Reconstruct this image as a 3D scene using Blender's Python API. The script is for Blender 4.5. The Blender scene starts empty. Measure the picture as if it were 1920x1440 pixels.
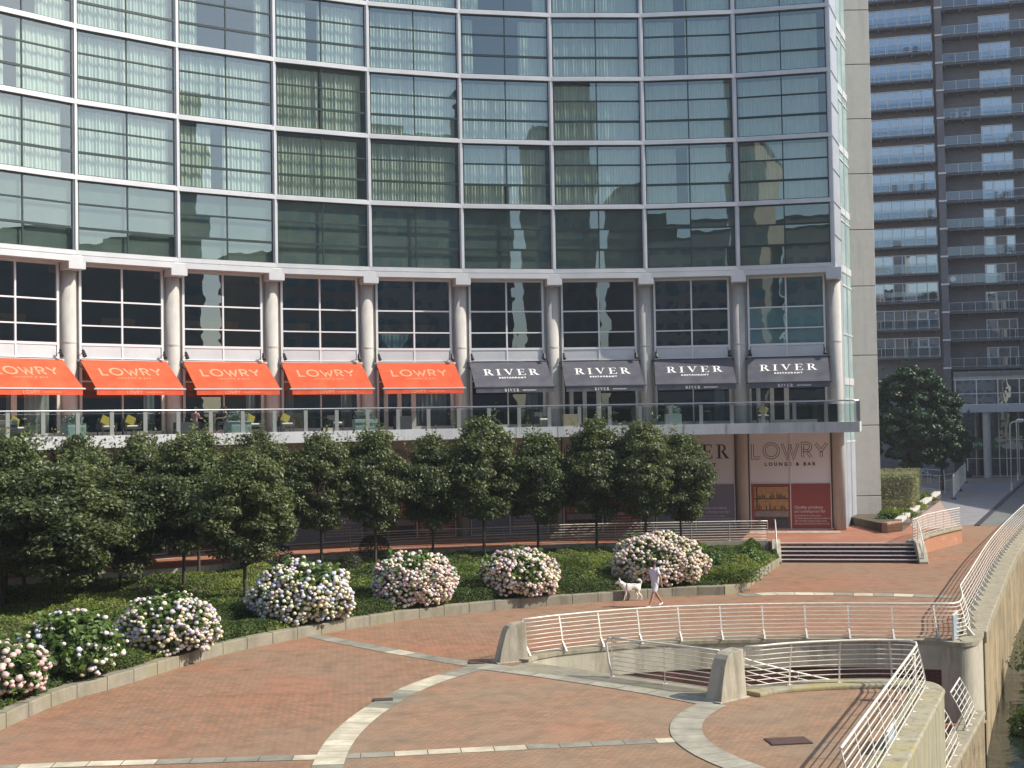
import bpy, math, random
import numpy as np
from mathutils import Matrix, Vector
from math import sin, cos, pi, radians, atan2, sqrt
random.seed(7)
rng = np.random.default_rng(11)
scene = bpy.context.scene
col = scene.collection

# ------------------------------------------------------------------ camera
F = 2367.3; PITCH = 0.0296; ROLL = 0.0175; HC = 7.6     # focal length in photo pixels (1920 wide)
cd = bpy.data.cameras.new('camera'); cam = bpy.data.objects.new('camera', cd); col.objects.link(cam)
cd.sensor_width = 36; cd.lens = 36 * F / 1920; cd.clip_end = 3000; cd.clip_start = 0.5
_r = Vector((1, 0, 0)); _f = Vector((0, cos(PITCH), sin(PITCH))); _u = Vector((0, -sin(PITCH), cos(PITCH)))
_R = _r * cos(ROLL) - _u * sin(ROLL); _U = _u * cos(ROLL) + _r * sin(ROLL)
m = Matrix((( _R.x, _U.x, -_f.x), (_R.y, _U.y, -_f.y), (_R.z, _U.z, -_f.z))).to_4x4()
m.translation = (0, 0, HC); cam.matrix_world = m
scene.camera = cam

# ------------------------------------------------------------------ world, sun, exposure
SUN_EL = 42; SUN_AZ = -11.5           # azimuth counted from +X towards +Y
w = bpy.data.worlds.new('World'); scene.world = w; w.use_nodes = True
nt = w.node_tree; nt.nodes.clear()
sk = nt.nodes.new('ShaderNodeTexSky'); sk.sky_type = 'NISHITA'; sk.sun_disc = False
sk.sun_elevation = radians(SUN_EL); sk.sun_rotation = radians(90 - SUN_AZ)
sk.air_density = 1.0; sk.dust_density = 1.5; sk.altitude = 40
bg = nt.nodes.new('ShaderNodeBackground'); bg.inputs['Strength'].default_value = 0.15
wo = nt.nodes.new('ShaderNodeOutputWorld')
nt.links.new(sk.outputs[0], bg.inputs[0]); nt.links.new(bg.outputs[0], wo.inputs[0])
sl = bpy.data.lights.new('sun', 'SUN'); sl.energy = 4.3; sl.angle = radians(0.5); sl.color = (1.0, 0.93, 0.82)
sun = bpy.data.objects.new('sun', sl); col.objects.link(sun)
_d = Vector((cos(radians(SUN_AZ)) * cos(radians(SUN_EL)), sin(radians(SUN_AZ)) * cos(radians(SUN_EL)), sin(radians(SUN_EL))))
sun.rotation_euler = _d.to_track_quat('Z', 'Y').to_euler(); sun.location = (60, 0, 60)
scene.view_settings.view_transform = 'Standard'; scene.view_settings.look = 'None'
scene.view_settings.exposure = 0.45; scene.view_settings.gamma = 1
scene.cycles.max_bounces = 8; scene.cycles.transparent_max_bounces = 16
scene.cycles.sample_clamp_indirect = 6

# ------------------------------------------------------------------ plan helpers
def ray(px, py):
    a, b = px - 960, py - 720
    d = _f * F + _R * a - _U * b
    return d
def G(px, py, z=0.0):
    """point of the ground plan (height z) seen at a photo pixel"""
    d = ray(px, py); t = (z - HC) / d.z
    return Vector((d.x * t, d.y * t, z))
def A(px, py, Y):
    d = ray(px, py); t = Y / d.y
    return Vector((d.x * t, Y, HC + d.z * t))

# ------------------------------------------------------------------ mesh builder
WM = {}
def wmat(o): return WM.get(o.name, Matrix.Identity(4)) if o else Matrix.Identity(4)
def tag(o, label=None, cat=None, group=None, kind=None):
    if label: o['label'] = label
    if cat: o['category'] = cat
    if group: o['group'] = group
    if kind: o['kind'] = kind
    return o
def empty(name, loc, rz=0.0, label=None, cat=None, group=None, kind=None):
    o = bpy.data.objects.new(name, None); col.objects.link(o); o.empty_display_size = 0.3
    o.location = loc; o.rotation_euler = (0, 0, rz)
    WM[o.name] = Matrix.Translation(Vector(loc)) @ Matrix.Rotation(rz, 4, 'Z')
    return tag(o, label, cat, group, kind)
class MB:
    def __init__(s): s.v = []; s.f = []; s.c = []; s.mi = []
    def add(s, vs, fs, colr=None, mi=0):
        n = len(s.v); s.v += [tuple(p) for p in vs]
        for f in fs: s.f.append(tuple(i + n for i in f)); s.c.append(colr); s.mi.append(mi)
        return s
    def quad(s, a, b, c, d, colr=None, mi=0): return s.add([a, b, c, d], [(0, 1, 2, 3)], colr, mi)
    def poly(s, pts, colr=None, mi=0): return s.add(pts, [tuple(range(len(pts)))], colr, mi)
    def box(s, x0, x1, y0, y1, z0, z1, M=None, colr=None, mi=0):
        vs = [Vector((x, y, z)) for z in (z0, z1) for x, y in ((x0, y0), (x1, y0), (x1, y1), (x0, y1))]
        if M is not None: vs = [M @ v for v in vs]
        return s.add(vs, [(3, 2, 1, 0), (4, 5, 6, 7), (0, 1, 5, 4), (1, 2, 6, 5), (2, 3, 7, 6), (3, 0, 4, 7)], colr, mi)
    def bar(s, a, b, wd, ht, colr=None, mi=0, up=Vector((0, 0, 1))):
        a, b = Vector(a), Vector(b); d = (b - a).normalized()
        sd = d.cross(up)
        if sd.length < 1e-3: sd = d.cross(Vector((1, 0, 0)))
        sd.normalize(); u = sd.cross(d).normalized(); sd = sd * wd / 2; u = u * ht / 2
        vs = [a - sd - u, a + sd - u, a + sd + u, a - sd + u, b - sd - u, b + sd - u, b + sd + u, b - sd + u]
        return s.add(vs, [(0, 1, 2, 3), (7, 6, 5, 4), (1, 0, 4, 5), (2, 1, 5, 6), (3, 2, 6, 7), (0, 3, 7, 4)], colr, mi)
    def tube(s, pts, r, n=6, colr=None, cap=True, mi=0):
        pts = [Vector(p) for p in pts]; rs = r if isinstance(r, (list, tuple)) else [r] * len(pts)
        base = len(s.v); prev = None
        for i, p in enumerate(pts):
            d = (pts[min(i + 1, len(pts) - 1)] - pts[max(i - 1, 0)])
            if d.length < 1e-9: d = Vector((0, 0, 1))
            d.normalize()
            if prev is None:
                a = d.cross(Vector((0, 0, 1)));
                if a.length < 1e-3: a = d.cross(Vector((1, 0, 0)))
            else: a = prev - d * prev.dot(d)
            a.normalize(); prev = a; b = d.cross(a)
            for k in range(n):
                t = 2 * pi * k / n; s.v.append(tuple(p + (a * cos(t) + b * sin(t)) * rs[i]))
        for i in range(len(pts) - 1):
            for k in range(n):
                q = (base + i * n + k, base + i * n + (k + 1) % n, base + (i + 1) * n + (k + 1) % n, base + (i + 1) * n + k)
                s.f.append(q); s.c.append(colr); s.mi.append(mi)
        if cap:
            s.f.append(tuple(base + k for k in reversed(range(n)))); s.c.append(colr); s.mi.append(mi)
            e = base + (len(pts) - 1) * n
            s.f.append(tuple(e + k for k in range(n))); s.c.append(colr); s.mi.append(mi)
        return s
    def prism(s, pts, z0, z1, colr=None, mi=0):
        """vertical prism over a plan polygon; z0/z1 numbers or per-point lists"""
        n = len(pts); a = z0 if isinstance(z0, (list, tuple)) else [z0] * n; b = z1 if isinstance(z1, (list, tuple)) else [z1] * n
        area = sum(pts[i][0] * pts[(i + 1) % n][1] - pts[(i + 1) % n][0] * pts[i][1] for i in range(n))
        if area < 0: pts = pts[::-1]; a = a[::-1]; b = b[::-1]
        vs = [(p[0], p[1], a[i]) for i, p in enumerate(pts)] + [(p[0], p[1], b[i]) for i, p in enumerate(pts)]
        fs = [tuple(reversed(range(n))), tuple(range(n, 2 * n))] + [(i, (i + 1) % n, n + (i + 1) % n, n + i) for i in range(n)]
        return s.add(vs, fs, colr, mi)
    def arrays(s, V, Fc, C=None):
        n = len(s.v); s.v += [tuple(x) for x in V.tolist()]
        s.f += [tuple(i + n for i in f) for f in Fc.tolist()]
        s.c += [tuple(c) for c in C.tolist()] if C is not None else [None] * len(Fc)
        s.mi += [0] * len(Fc)
        return s
    def build(s, name, mat, parent=None, smooth=False, local=False, bevel=0, **kw):
        me = bpy.data.meshes.new(name)
        V = s.v
        if parent is not None and not local:
            I = np.array(wmat(parent).inverted()); P = np.array(V, float); P = P @ I[:3, :3].T + I[:3, 3]; V = P.tolist()
        me.from_pydata(V, [], s.f)
        for mt in (mat if isinstance(mat, (list, tuple)) else [mat]): me.materials.append(mt)
        if any(s.mi): me.polygons.foreach_set('material_index', s.mi)
        if any(c is not None for c in s.c):
            at = me.attributes.new('Col', 'FLOAT_COLOR', 'FACE')
            arr = np.ones((len(s.f), 4), np.float32)
            for i, c in enumerate(s.c):
                if c is not None: arr[i, :len(c)] = c
            at.data.foreach_set('color', arr.ravel())
        if smooth: me.polygons.foreach_set('use_smooth', [True] * len(me.polygons))
        me.validate(); me.update()
        o = bpy.data.objects.new(name, me); col.objects.link(o)
        if parent is not None: o.parent = parent; WM[o.name] = wmat(parent).copy()
        if bevel:
            b = o.modifiers.new('b', 'BEVEL'); b.width = bevel; b.segments = 2; b.limit_method = 'ANGLE'
        return tag(o, kw.get('label'), kw.get('cat'), kw.get('group'), kw.get('kind'))
def copy_tree(o, parent=None):
    c = o.copy(); col.objects.link(c); c.parent = parent
    WM[c.name] = wmat(parent).copy() if parent else Matrix.Identity(4)
    for ch in list(o.children): copy_tree(ch, c)
    return c

# ------------------------------------------------------------------ materials
def newmat(name):
    mt = bpy.data.materials.new(name); mt.use_nodes = True; t = mt.node_tree; t.nodes.clear()
    out = t.nodes.new('ShaderNodeOutputMaterial'); return mt, t, out
def N(t, typ, **kw):
    n = t.nodes.new(typ)
    for k, v in kw.items():
        if hasattr(n, k): setattr(n, k, v)
        else: n.inputs[k.replace('_', ' ')].default_value = v
    return n
def col4(c): return (c[0], c[1], c[2], 1)
def noise_mix(t, c1, c2, scale, lo=0.35, hi=0.65, detail=6, vec=None, rough=0.6):
    nz = N(t, 'ShaderNodeTexNoise'); nz.inputs['Scale'].default_value = scale; nz.inputs['Detail'].default_value = detail; nz.inputs['Roughness'].default_value = rough
    if vec is None:
        tc = N(t, 'ShaderNodeTexCoord'); vec = tc.outputs['Object']
    t.links.new(vec, nz.inputs['Vector'])
    mr = N(t, 'ShaderNodeMapRange'); mr.inputs['From Min'].default_value = lo; mr.inputs['From Max'].default_value = hi
    t.links.new(nz.outputs['Fac'], mr.inputs['Value'])
    mx = N(t, 'ShaderNodeMix', data_type='RGBA')
    t.links.new(mr.outputs[0], mx.inputs[0])
    for k, c in ((6, c1), (7, c2)):
        if hasattr(c, 'is_output'): t.links.new(c, mx.inputs[k])
        else: mx.inputs[k].default_value = col4(c)
    return mx.outputs[2]
def simple(name, c, rough=0.6, metal=0.0, c2=None, scale=3.0, bump=0.0, bscale=40, spec=0.5, sub=None, attr=False):
    mt, t, out = newmat(name)
    p = N(t, 'ShaderNodeBsdfPrincipled'); p.inputs['Roughness'].default_value = rough; p.inputs['Metallic'].default_value = metal
    p.inputs['Specular IOR Level'].default_value = spec
    src = None
    if attr:
        a = N(t, 'ShaderNodeAttribute', attribute_name='Col')
        mul = N(t, 'ShaderNodeMix', data_type='RGBA', blend_type='MULTIPLY'); mul.inputs[0].default_value = 1
        v = noise_mix(t, (0.72, 0.72, 0.72), (1.1, 1.1, 1.1), scale)
        t.links.new(a.outputs['Color'], mul.inputs[6]); t.links.new(v, mul.inputs[7]); src = mul.outputs[2]
    elif c2 is not None: src = noise_mix(t, c, c2, scale)
    if src is not None: t.links.new(src, p.inputs['Base Color'])
    else: p.inputs['Base Color'].default_value = col4(c)
    if bump:
        nz = N(t, 'ShaderNodeTexNoise'); nz.inputs['Scale'].default_value = bscale; nz.inputs['Detail'].default_value = 5
        tc = N(t, 'ShaderNodeTexCoord'); t.links.new(tc.outputs['Object'], nz.inputs['Vector'])
        b = N(t, 'ShaderNodeBump'); b.inputs['Strength'].default_value = bump; b.inputs['Distance'].default_value = 0.02
        t.links.new(nz.outputs['Fac'], b.inputs['Height']); t.links.new(b.outputs[0], p.inputs['Normal'])
    t.links.new(p.outputs[0], out.inputs[0]); return mt
def brickmat(name, c1, c2, mortar, bw, bh, rot=0.0, plane='xy', patches=None, rough=0.85, mort=0.012, strong=0.5):
    """bricks with a tone of their own each, plus broad worn patches"""
    mt, t, out = newmat(name)
    p = N(t, 'ShaderNodeBsdfPrincipled'); p.inputs['Roughness'].default_value = rough; p.inputs['Specular IOR Level'].default_value = 0.25
    tc = N(t, 'ShaderNodeTexCoord'); mp = N(t, 'ShaderNodeMapping'); t.links.new(tc.outputs['Object'], mp.inputs[0])
    mp.inputs['Rotation'].default_value = (0, 0, rot) if plane == 'xy' else (radians(90), 0, rot)
    vec = mp.outputs[0]
    if plane == 'wall':
        sp = N(t, 'ShaderNodeSeparateXYZ'); t.links.new(tc.outputs['Object'], sp.inputs[0])
        ad = N(t, 'ShaderNodeMath', operation='ADD'); t.links.new(sp.outputs[0], ad.inputs[0]); t.links.new(sp.outputs[1], ad.inputs[1])
        cb = N(t, 'ShaderNodeCombineXYZ'); t.links.new(ad.outputs[0], cb.inputs[0]); t.links.new(sp.outputs[2], cb.inputs[1]); vec = cb.outputs[0]
    br = N(t, 'ShaderNodeTexBrick'); br.inputs['Scale'].default_value = 1; br.inputs['Brick Width'].default_value = bw; br.inputs['Row Height'].default_value = bh
    br.inputs['Mortar Size'].default_value = mort; br.inputs['Mortar Smooth'].default_value = 0.3; br.inputs['Bias'].default_value = -0.1
    br.inputs['Color1'].default_value = col4(c1); br.inputs['Color2'].default_value = col4(c2); br.inputs['Mortar'].default_value = col4(mortar)
    t.links.new(vec, br.inputs['Vector'])
    c = br.outputs['Color']
    if patches:
        for (pc, sc, lo, hi, amt, mode) in patches:
            f = N(t, 'ShaderNodeTexNoise'); f.inputs['Scale'].default_value = sc; f.inputs['Detail'].default_value = 5; t.links.new(tc.outputs['Object'], f.inputs['Vector'])
            mr = N(t, 'ShaderNodeMapRange'); mr.inputs['From Min'].default_value = lo; mr.inputs['From Max'].default_value = hi; mr.inputs['To Max'].default_value = amt
            t.links.new(f.outputs['Fac'], mr.inputs['Value'])
            mx = N(t, 'ShaderNodeMix', data_type='RGBA', blend_type=mode); t.links.new(mr.outputs[0], mx.inputs[0]); t.links.new(c, mx.inputs[6]); mx.inputs[7].default_value = col4(pc)
            c = mx.outputs[2]
    t.links.new(c, p.inputs['Base Color'])
    b = N(t, 'ShaderNodeBump'); b.inputs['Strength'].default_value = strong; b.inputs['Distance'].default_value = 0.01; b.invert = True
    t.links.new(br.outputs['Fac'], b.inputs['Height']); t.links.new(b.outputs[0], p.inputs['Normal'])
    t.links.new(p.outputs[0], out.inputs[0]); return mt
def streaked(name, base, base2, stain, topstain=None, sc=0.6, amt=0.8, rough=0.85, vstretch=0.12, bump=0.25):
    """weathered concrete or stone: mottling plus vertical run-off stains"""
    mt, t, out = newmat(name)
    p = N(t, 'ShaderNodeBsdfPrincipled'); p.inputs['Roughness'].default_value = rough; p.inputs['Specular IOR Level'].default_value = 0.25
    tc = N(t, 'ShaderNodeTexCoord')
    c = noise_mix(t, base, base2, 2.2, 0.3, 0.7)
    mp = N(t, 'ShaderNodeMapping'); t.links.new(tc.outputs['Object'], mp.inputs[0]); mp.inputs['Scale'].default_value = (1, 1, vstretch)
    c = noise_mix(t, c, stain, 3.0 * sc, 0.5, 0.75, vec=mp.outputs[0], rough=0.7)
    if topstain: c = noise_mix(t, c, topstain, 0.7, 0.48, 0.7, vec=mp.outputs[0])
    t.links.new(c, p.inputs['Base Color'])
    nz = N(t, 'ShaderNodeTexNoise'); nz.inputs['Scale'].default_value = 14; nz.inputs['Detail'].default_value = 8; t.links.new(tc.outputs['Object'], nz.inputs['Vector'])
    b = N(t, 'ShaderNodeBump'); b.inputs['Strength'].default_value = bump; b.inputs['Distance'].default_value = 0.03
    t.links.new(nz.outputs['Fac'], b.inputs['Height']); t.links.new(b.outputs[0], p.inputs['Normal'])
    t.links.new(p.outputs[0], out.inputs[0]); return mt
def glass(name, tint, refl, rcol=(1, 1, 1), rough=0.0, wave=0.0, wscale=0.6, ior=1.5):
    mt, t, out = newmat(name)
    tr = N(t, 'ShaderNodeBsdfTransparent'); tr.inputs[0].default_value = col4(tint)
    gl = N(t, 'ShaderNodeBsdfGlossy'); gl.inputs[0].default_value = col4(rcol); gl.inputs['Roughness'].default_value = rough
    lw = N(t, 'ShaderNodeLayerWeight'); lw.inputs['Blend'].default_value = 0.5       # facing term: the same from both sides of the pane
    pw = N(t, 'ShaderNodeMath', operation='POWER'); pw.inputs[1].default_value = 4.5; t.links.new(lw.outputs['Facing'], pw.inputs[0])
    ad = N(t, 'ShaderNodeMath', operation='MULTIPLY_ADD'); ad.use_clamp = True; ad.inputs[1].default_value = 0.7; ad.inputs[2].default_value = refl + 0.04; t.links.new(pw.outputs[0], ad.inputs[0])
    mx = N(t, 'ShaderNodeMixShader'); t.links.new(ad.outputs[0], mx.inputs[0]); t.links.new(tr.outputs[0], mx.inputs[1]); t.links.new(gl.outputs[0], mx.inputs[2])
    if wave:
        g = N(t, 'ShaderNodeNewGeometry')
        nz = N(t, 'ShaderNodeTexNoise'); nz.inputs['Scale'].default_value = wscale; nz.inputs['Detail'].default_value = 2; t.links.new(g.outputs['Position'], nz.inputs['Vector'])
        b = N(t, 'ShaderNodeBump'); b.inputs['Strength'].default_value = 1; b.inputs['Distance'].default_value = wave
        t.links.new(nz.outputs['Fac'], b.inputs['Height']); t.links.new(b.outputs[0], gl.inputs['Normal'])
    t.links.new(mx.outputs[0], out.inputs[0]); return mt
def leafmat(name, dark, light, transl=0.35, rough=0.45, spec=0.5):
    """leaf colour from a per-leaf random value in the Col attribute"""
    mt, t, out = newmat(name)
    a = N(t, 'ShaderNodeAttribute', attribute_name='Col')
    sp = N(t, 'ShaderNodeSeparateColor'); t.links.new(a.outputs['Color'], sp.inputs[0])
    mx = N(t, 'ShaderNodeMix', data_type='RGBA'); t.links.new(sp.outputs[0], mx.inputs[0]); mx.inputs[6].default_value = col4(dark); mx.inputs[7].default_value = col4(light)
    p = N(t, 'ShaderNodeBsdfPrincipled'); p.inputs['Roughness'].default_value = rough; p.inputs['Specular IOR Level'].default_value = spec
    t.links.new(mx.outputs[2], p.inputs['Base Color'])
    tl = N(t, 'ShaderNodeBsdfTranslucent')
    hs = N(t, 'ShaderNodeHueSaturation'); hs.inputs['Value'].default_value = 1.5; hs.inputs['Saturation'].default_value = 1.15; t.links.new(mx.outputs[2], hs.inputs['Color']); t.links.new(hs.outputs[0], tl.inputs[0])
    ms = N(t, 'ShaderNodeMixShader'); ms.inputs[0].default_value = transl; t.links.new(p.outputs[0], ms.inputs[1]); t.links.new(tl.outputs[0], ms.inputs[2])
    t.links.new(ms.outputs[0], out.inputs[0]); return mt
def cloth(name, c, transl=0.4, c2=None, attr=False):
    mt, t, out = newmat(name)
    d = N(t, 'ShaderNodeBsdfDiffuse'); tl = N(t, 'ShaderNodeBsdfTranslucent')
    if c2:
        s = noise_mix(t, c, c2, 1.3); t.links.new(s, d.inputs[0]); t.links.new(s, tl.inputs[0])
    else: d.inputs[0].default_value = col4(c); tl.inputs[0].default_value = col4(c)
    ms = N(t, 'ShaderNodeMixShader'); ms.inputs[0].default_value = transl; t.links.new(d.outputs[0], ms.inputs[1]); t.links.new(tl.outputs[0], ms.inputs[2])
    t.links.new(ms.outputs[0], out.inputs[0]); return mt
M = {}
PV = [((0.27, 0.195, 0.13), 0.13, 0.36, 0.60, 0.55, 'MIX'), ((0.36, 0.16, 0.095), 0.22, 0.50, 0.68, 0.55, 'MIX'), ((0.13, 0.10, 0.08), 0.9, 0.60, 0.74, 0.45, 'MIX'), ((0.35, 0.31, 0.25), 3.5, 0.66, 0.72, 0.35, 'MIX'), ((0.6, 0.6, 0.6), 1.6, 0.45, 0.7, 0.5, 'MULTIPLY')]
M['paving'] = brickmat('red_brick_paving', (0.355, 0.18, 0.10), (0.25, 0.15, 0.095), (0.14, 0.105, 0.075), 0.26, 0.13, radians(38), patches=PV, mort=0.012)
M['paving_tan'] = brickmat('tan_brick_paving', (0.355, 0.21, 0.125), (0.26, 0.17, 0.105), (0.17, 0.13, 0.095), 0.22, 0.11, radians(-24), patches=[((0.26, 0.21, 0.145), 0.35, 0.42, 0.66, 0.65, 'MIX'), ((0.40, 0.19, 0.11), 0.25, 0.55, 0.7, 0.45, 'MIX'), ((0.6, 0.6, 0.6), 1.4, 0.45, 0.7, 0.5, 'MULTIPLY'), ((0.13, 0.11, 0.09), 0.8, 0.62, 0.75, 0.4, 'MIX')], mort=0.010)
M['paving_red'] = brickmat('terrace_brick_paving', (0.42, 0.17, 0.10), (0.34, 0.15, 0.09), (0.2, 0.11, 0.07), 0.2, 0.1, 0.3, patches=[((0.45, 0.27, 0.2), 0.5, 0.5, 0.75, 0.5, 'MIX')])
M['brickwall'] = brickmat('dark_red_brick', (0.12, 0.035, 0.025), (0.075, 0.025, 0.02), (0.1, 0.08, 0.07), 0.225, 0.075, 0, 'wall', patches=[((0.02, 0.018, 0.018), 0.8, 0.5, 0.7, 0.6, 'MIX'), ((0.4, 0.35, 0.3), 2.5, 0.68, 0.74, 0.7, 'MIX')])
M['brick_orange'] = brickmat('orange_brick', (0.48, 0.19, 0.09), (0.38, 0.15, 0.08), (0.3, 0.24, 0.18), 0.225, 0.075, 0, 'wall', patches=[((0.5, 0.45, 0.38), 1.5, 0.6, 0.75, 0.5, 'MIX')])
M['tower_brick'] = brickmat('tower_brick', (0.20, 0.195, 0.21), (0.155, 0.15, 0.165), (0.19, 0.19, 0.20), 0.44, 0.15, 0, 'wall', patches=[((0.06, 0.05, 0.05), 0.3, 0.45, 0.7, 0.4, 'MIX')], mort=0.03)
M['asphalt'] = simple('grey_pavement', (0.25, 0.245, 0.25), 0.85, c2=(0.19, 0.19, 0.195), scale=0.6)
M['asphalt2'] = simple('green_grey_tarmac', (0.17, 0.175, 0.16), 0.85, c2=(0.13, 0.135, 0.125), scale=0.5)
M['concrete'] = streaked('concrete', (0.47, 0.435, 0.345), (0.38, 0.35, 0.275), (0.19, 0.17, 0.12), amt=0.7)
M['kerbstone'] = streaked('kerb_stone', (0.30, 0.275, 0.215), (0.22, 0.205, 0.155), (0.12, 0.11, 0.075), (0.26, 0.24, 0.15))
M['lichen'] = streaked('lichen_concrete', (0.36, 0.335, 0.245), (0.30, 0.275, 0.19), (0.13, 0.12, 0.075), (0.36, 0.30, 0.11), sc=1.1)
M['riverwall'] = streaked('river_wall_stone', (0.36, 0.29, 0.18), (0.17, 0.135, 0.085), (0.055, 0.045, 0.03), (0.42, 0.33, 0.2), sc=1.5, bump=1.0, vstretch=0.3)
M['coping'] = streaked('coping_stone', (0.36, 0.325, 0.235), (0.27, 0.24, 0.17), (0.16, 0.135, 0.085), sc=1.5)
M['pier'] = streaked('smooth_concrete', (0.54, 0.51, 0.455), (0.48, 0.455, 0.41), (0.40, 0.38, 0.345), sc=0.7, bump=0.05)
M['column'] = streaked('column_concrete', (0.49, 0.47, 0.43), (0.42, 0.405, 0.375), (0.3, 0.29, 0.27), sc=0.7, bump=0.08)
M['slab'] = streaked('slab_cladding', (0.52, 0.53, 0.53), (0.46, 0.47, 0.475), (0.36, 0.365, 0.37), sc=0.5, bump=0.03)
M['whitemetal'] = simple('white_aluminium', (0.60, 0.61, 0.61), 0.40, 0.2, c2=(0.53, 0.54, 0.55), scale=0.8)
M['whiteframe'] = simple('white_frame', (0.66, 0.66, 0.66), 0.45)
M['silver'] = simple('silver_panel', (0.50, 0.52, 0.56), 0.4, 0.4, c2=(0.43, 0.45, 0.49), scale=1.0)
M['darkframe'] = simple('dark_green_frame', (0.018, 0.035, 0.034), 0.4)
M['rail'] = simple('galvanised_rail', (0.78, 0.74, 0.65), 0.5, 0.1, c2=(0.62, 0.585, 0.51), scale=6)
M['handrail'] = simple('handrail_metal', (0.40, 0.41, 0.43), 0.25, 0.8)
M['post'] = simple('balustrade_post', (0.24, 0.25, 0.24), 0.45, 0.3)
M['curtain'] = cloth('cream_curtain', (0.88, 0.86, 0.76), 0.25, (0.80, 0.79, 0.70))
M['curtain2'] = cloth('grey_curtain', (0.42, 0.44, 0.45), 0.3)
M['interior'] = simple('room_wall', (0.20, 0.19, 0.17), 0.9, c2=(0.14, 0.135, 0.12), scale=0.4)
M['blind'] = simple('grey_blind', (0.15, 0.17, 0.145), 0.8, c2=(0.07, 0.09, 0.085), scale=0.35)
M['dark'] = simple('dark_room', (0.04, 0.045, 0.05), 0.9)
M['glass'] = glass('facade_glass', (0.70, 0.81, 0.77), 0.165, (0.86, 0.95, 0.92), wave=0.0028, wscale=0.5)
M['glass_lo'] = glass('restaurant_glass', (0.50, 0.57, 0.56), 0.14, (0.84, 0.94, .98), wave=0.005, wscale=0.6)
M['glass_bal'] = glass('balustrade_glass', (0.60, 0.67, 0.66), 0.0, (0.7, 0.8, .9))
M['glass_tower'] = glass('tower_glass', (0.42, 0.46, 0.50), 0.40, (0.84, 0.92, 1.0), wave=0.004)
M['glass_pale'] = simple('frosted_blue_film', (0.42, 0.66, 0.70), 0.3, c2=(0.36, 0.58, 0.62), scale=0.8)
M['glass_top'] = simple('dark_blue_film', (0.12, 0.24, 0.30), 0.25, c2=(0.09, 0.18, 0.23), scale=0.8)
M['frosted'] = simple('frosted_strip_glass', (0.36, 0.48, 0.45), 0.25, c2=(0.22, 0.32, 0.31), scale=0.5)
M['orange'] = cloth('orange_canvas', (0.82, 0.155, 0.075), 0.25, (0.70, 0.115, 0.055))
M['greycanvas'] = cloth('grey_canvas', (0.135, 0.135, 0.155), 0.1, (0.10, 0.10, 0.118))
M['print_or'] = simple('pale_orange_print', (0.88, 0.28, 0.16), 0.8)
M['print_wh'] = simple('white_print', (0.86, 0.84, 0.80), 0.8)
M['print_dk'] = simple('dark_print', (0.05, 0.042, 0.04), 0.7)
M['print_pk'] = simple('pale_text', (0.62, 0.50, 0.46), 0.7)
M['print_md'] = simple('maroon_text', (0.28, 0.10, 0.08), 0.7)
M['poster_w'] = simple('pale_poster', (0.80, 0.83, 0.90), 0.6)
M['poster_m'] = simple('maroon_poster', (0.30, 0.07, 0.055), 0.6)
M['poster_g'] = simple('slate_poster', (0.22, 0.22, 0.28), 0.6)
M['black'] = simple('black_metal', (0.015, 0.015, 0.017), 0.45)
M['anthracite'] = simple('anthracite_metal', (0.045, 0.05, 0.055), 0.5)
M['balc'] = simple('balcony_steel', (0.10, 0.11, 0.13), 0.6)
M['leaf_low'] = leafmat('low_hedge_leaf', (0.028, 0.052, 0.014), (0.105, 0.15, 0.035), 0.22, 0.6, 0.3)
M['yellow'] = simple('yellow_fabric', (0.24, 0.19, 0.02), 0.85)
M['planter'] = simple('pale_green_planter', (0.24, 0.32, 0.30), 0.5)
M['rattan'] = simple('dark_rattan', (0.04, 0.04, 0.042), 0.8, bump=0.5, bscale=60)
M['tablecloth'] = cloth('pale_blue_cloth', (0.33, 0.52, 0.55), 0.2)
M['bark'] = simple('bark', (0.085, 0.07, 0.05), 0.9, c2=(0.045, 0.038, 0.03), scale=8, bump=0.5)
M['soil'] = simple('soil', (0.06, 0.045, 0.03), 0.95, c2=(0.10, 0.075, 0.045), scale=3)
M['leaf'] = leafmat('tree_leaf', (0.042, 0.062, 0.024), (0.155, 0.185, 0.065), 0.32, 0.42, 0.45)
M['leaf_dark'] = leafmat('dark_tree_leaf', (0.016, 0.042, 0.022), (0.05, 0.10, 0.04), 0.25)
M['leaf_hyd'] = leafmat('hydrangea_leaf', (0.045, 0.095, 0.022), (0.15, 0.225, 0.05), 0.3)
M['leaf_cover'] = leafmat('ground_cover_leaf', (0.050, 0.090, 0.020), (0.21, 0.25, 0.055), 0.3, 0.6, 0.3)
M['leaf_box'] = leafmat('clipped_leaf', (0.02, 0.03, 0.012), (0.05, 0.065, 0.025), 0.2)
M['leaf_hedge'] = leafmat('hedge_leaf', (0.14, 0.16, 0.08), (0.30, 0.28, 0.16), 0.25, 0.7, 0.2)
M['leaf_silver'] = leafmat('silver_leaf', (0.16, 0.24, 0.19), (0.34, 0.42, 0.38), 0.2)
M['petal'] = simple('petals', (1, 1, 1), 0.85, attr=True, scale=9, spec=0.2)
M['stone'] = simple('paving_stone', (1, 1, 1), 0.8, attr=True, scale=1.6, spec=0.25)
M['skin'] = simple('skin', (0.42, 0.22, 0.15), 0.6)
M['hair'] = simple('dark_hair', (0.015, 0.011, 0.01), 0.7)
M['tee'] = simple('pale_cotton', (0.62, 0.62, 0.74), 0.85)
M['shorts'] = simple('light_cotton', (0.66, 0.66, 0.67), 0.85)
M['pinktee'] = simple('pink_cotton', (0.38, 0.2, 0.22), 0.85)
M['shoe'] = simple('white_rubber', (0.7, 0.68, 0.64), 0.6)
M['fur'] = simple('white_fur', (0.78, 0.74, 0.64), 0.9, bump=0.4, bscale=30)
M['darkred'] = simple('collar_fabric', (0.15, 0.05, 0.08), 0.8)
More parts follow.
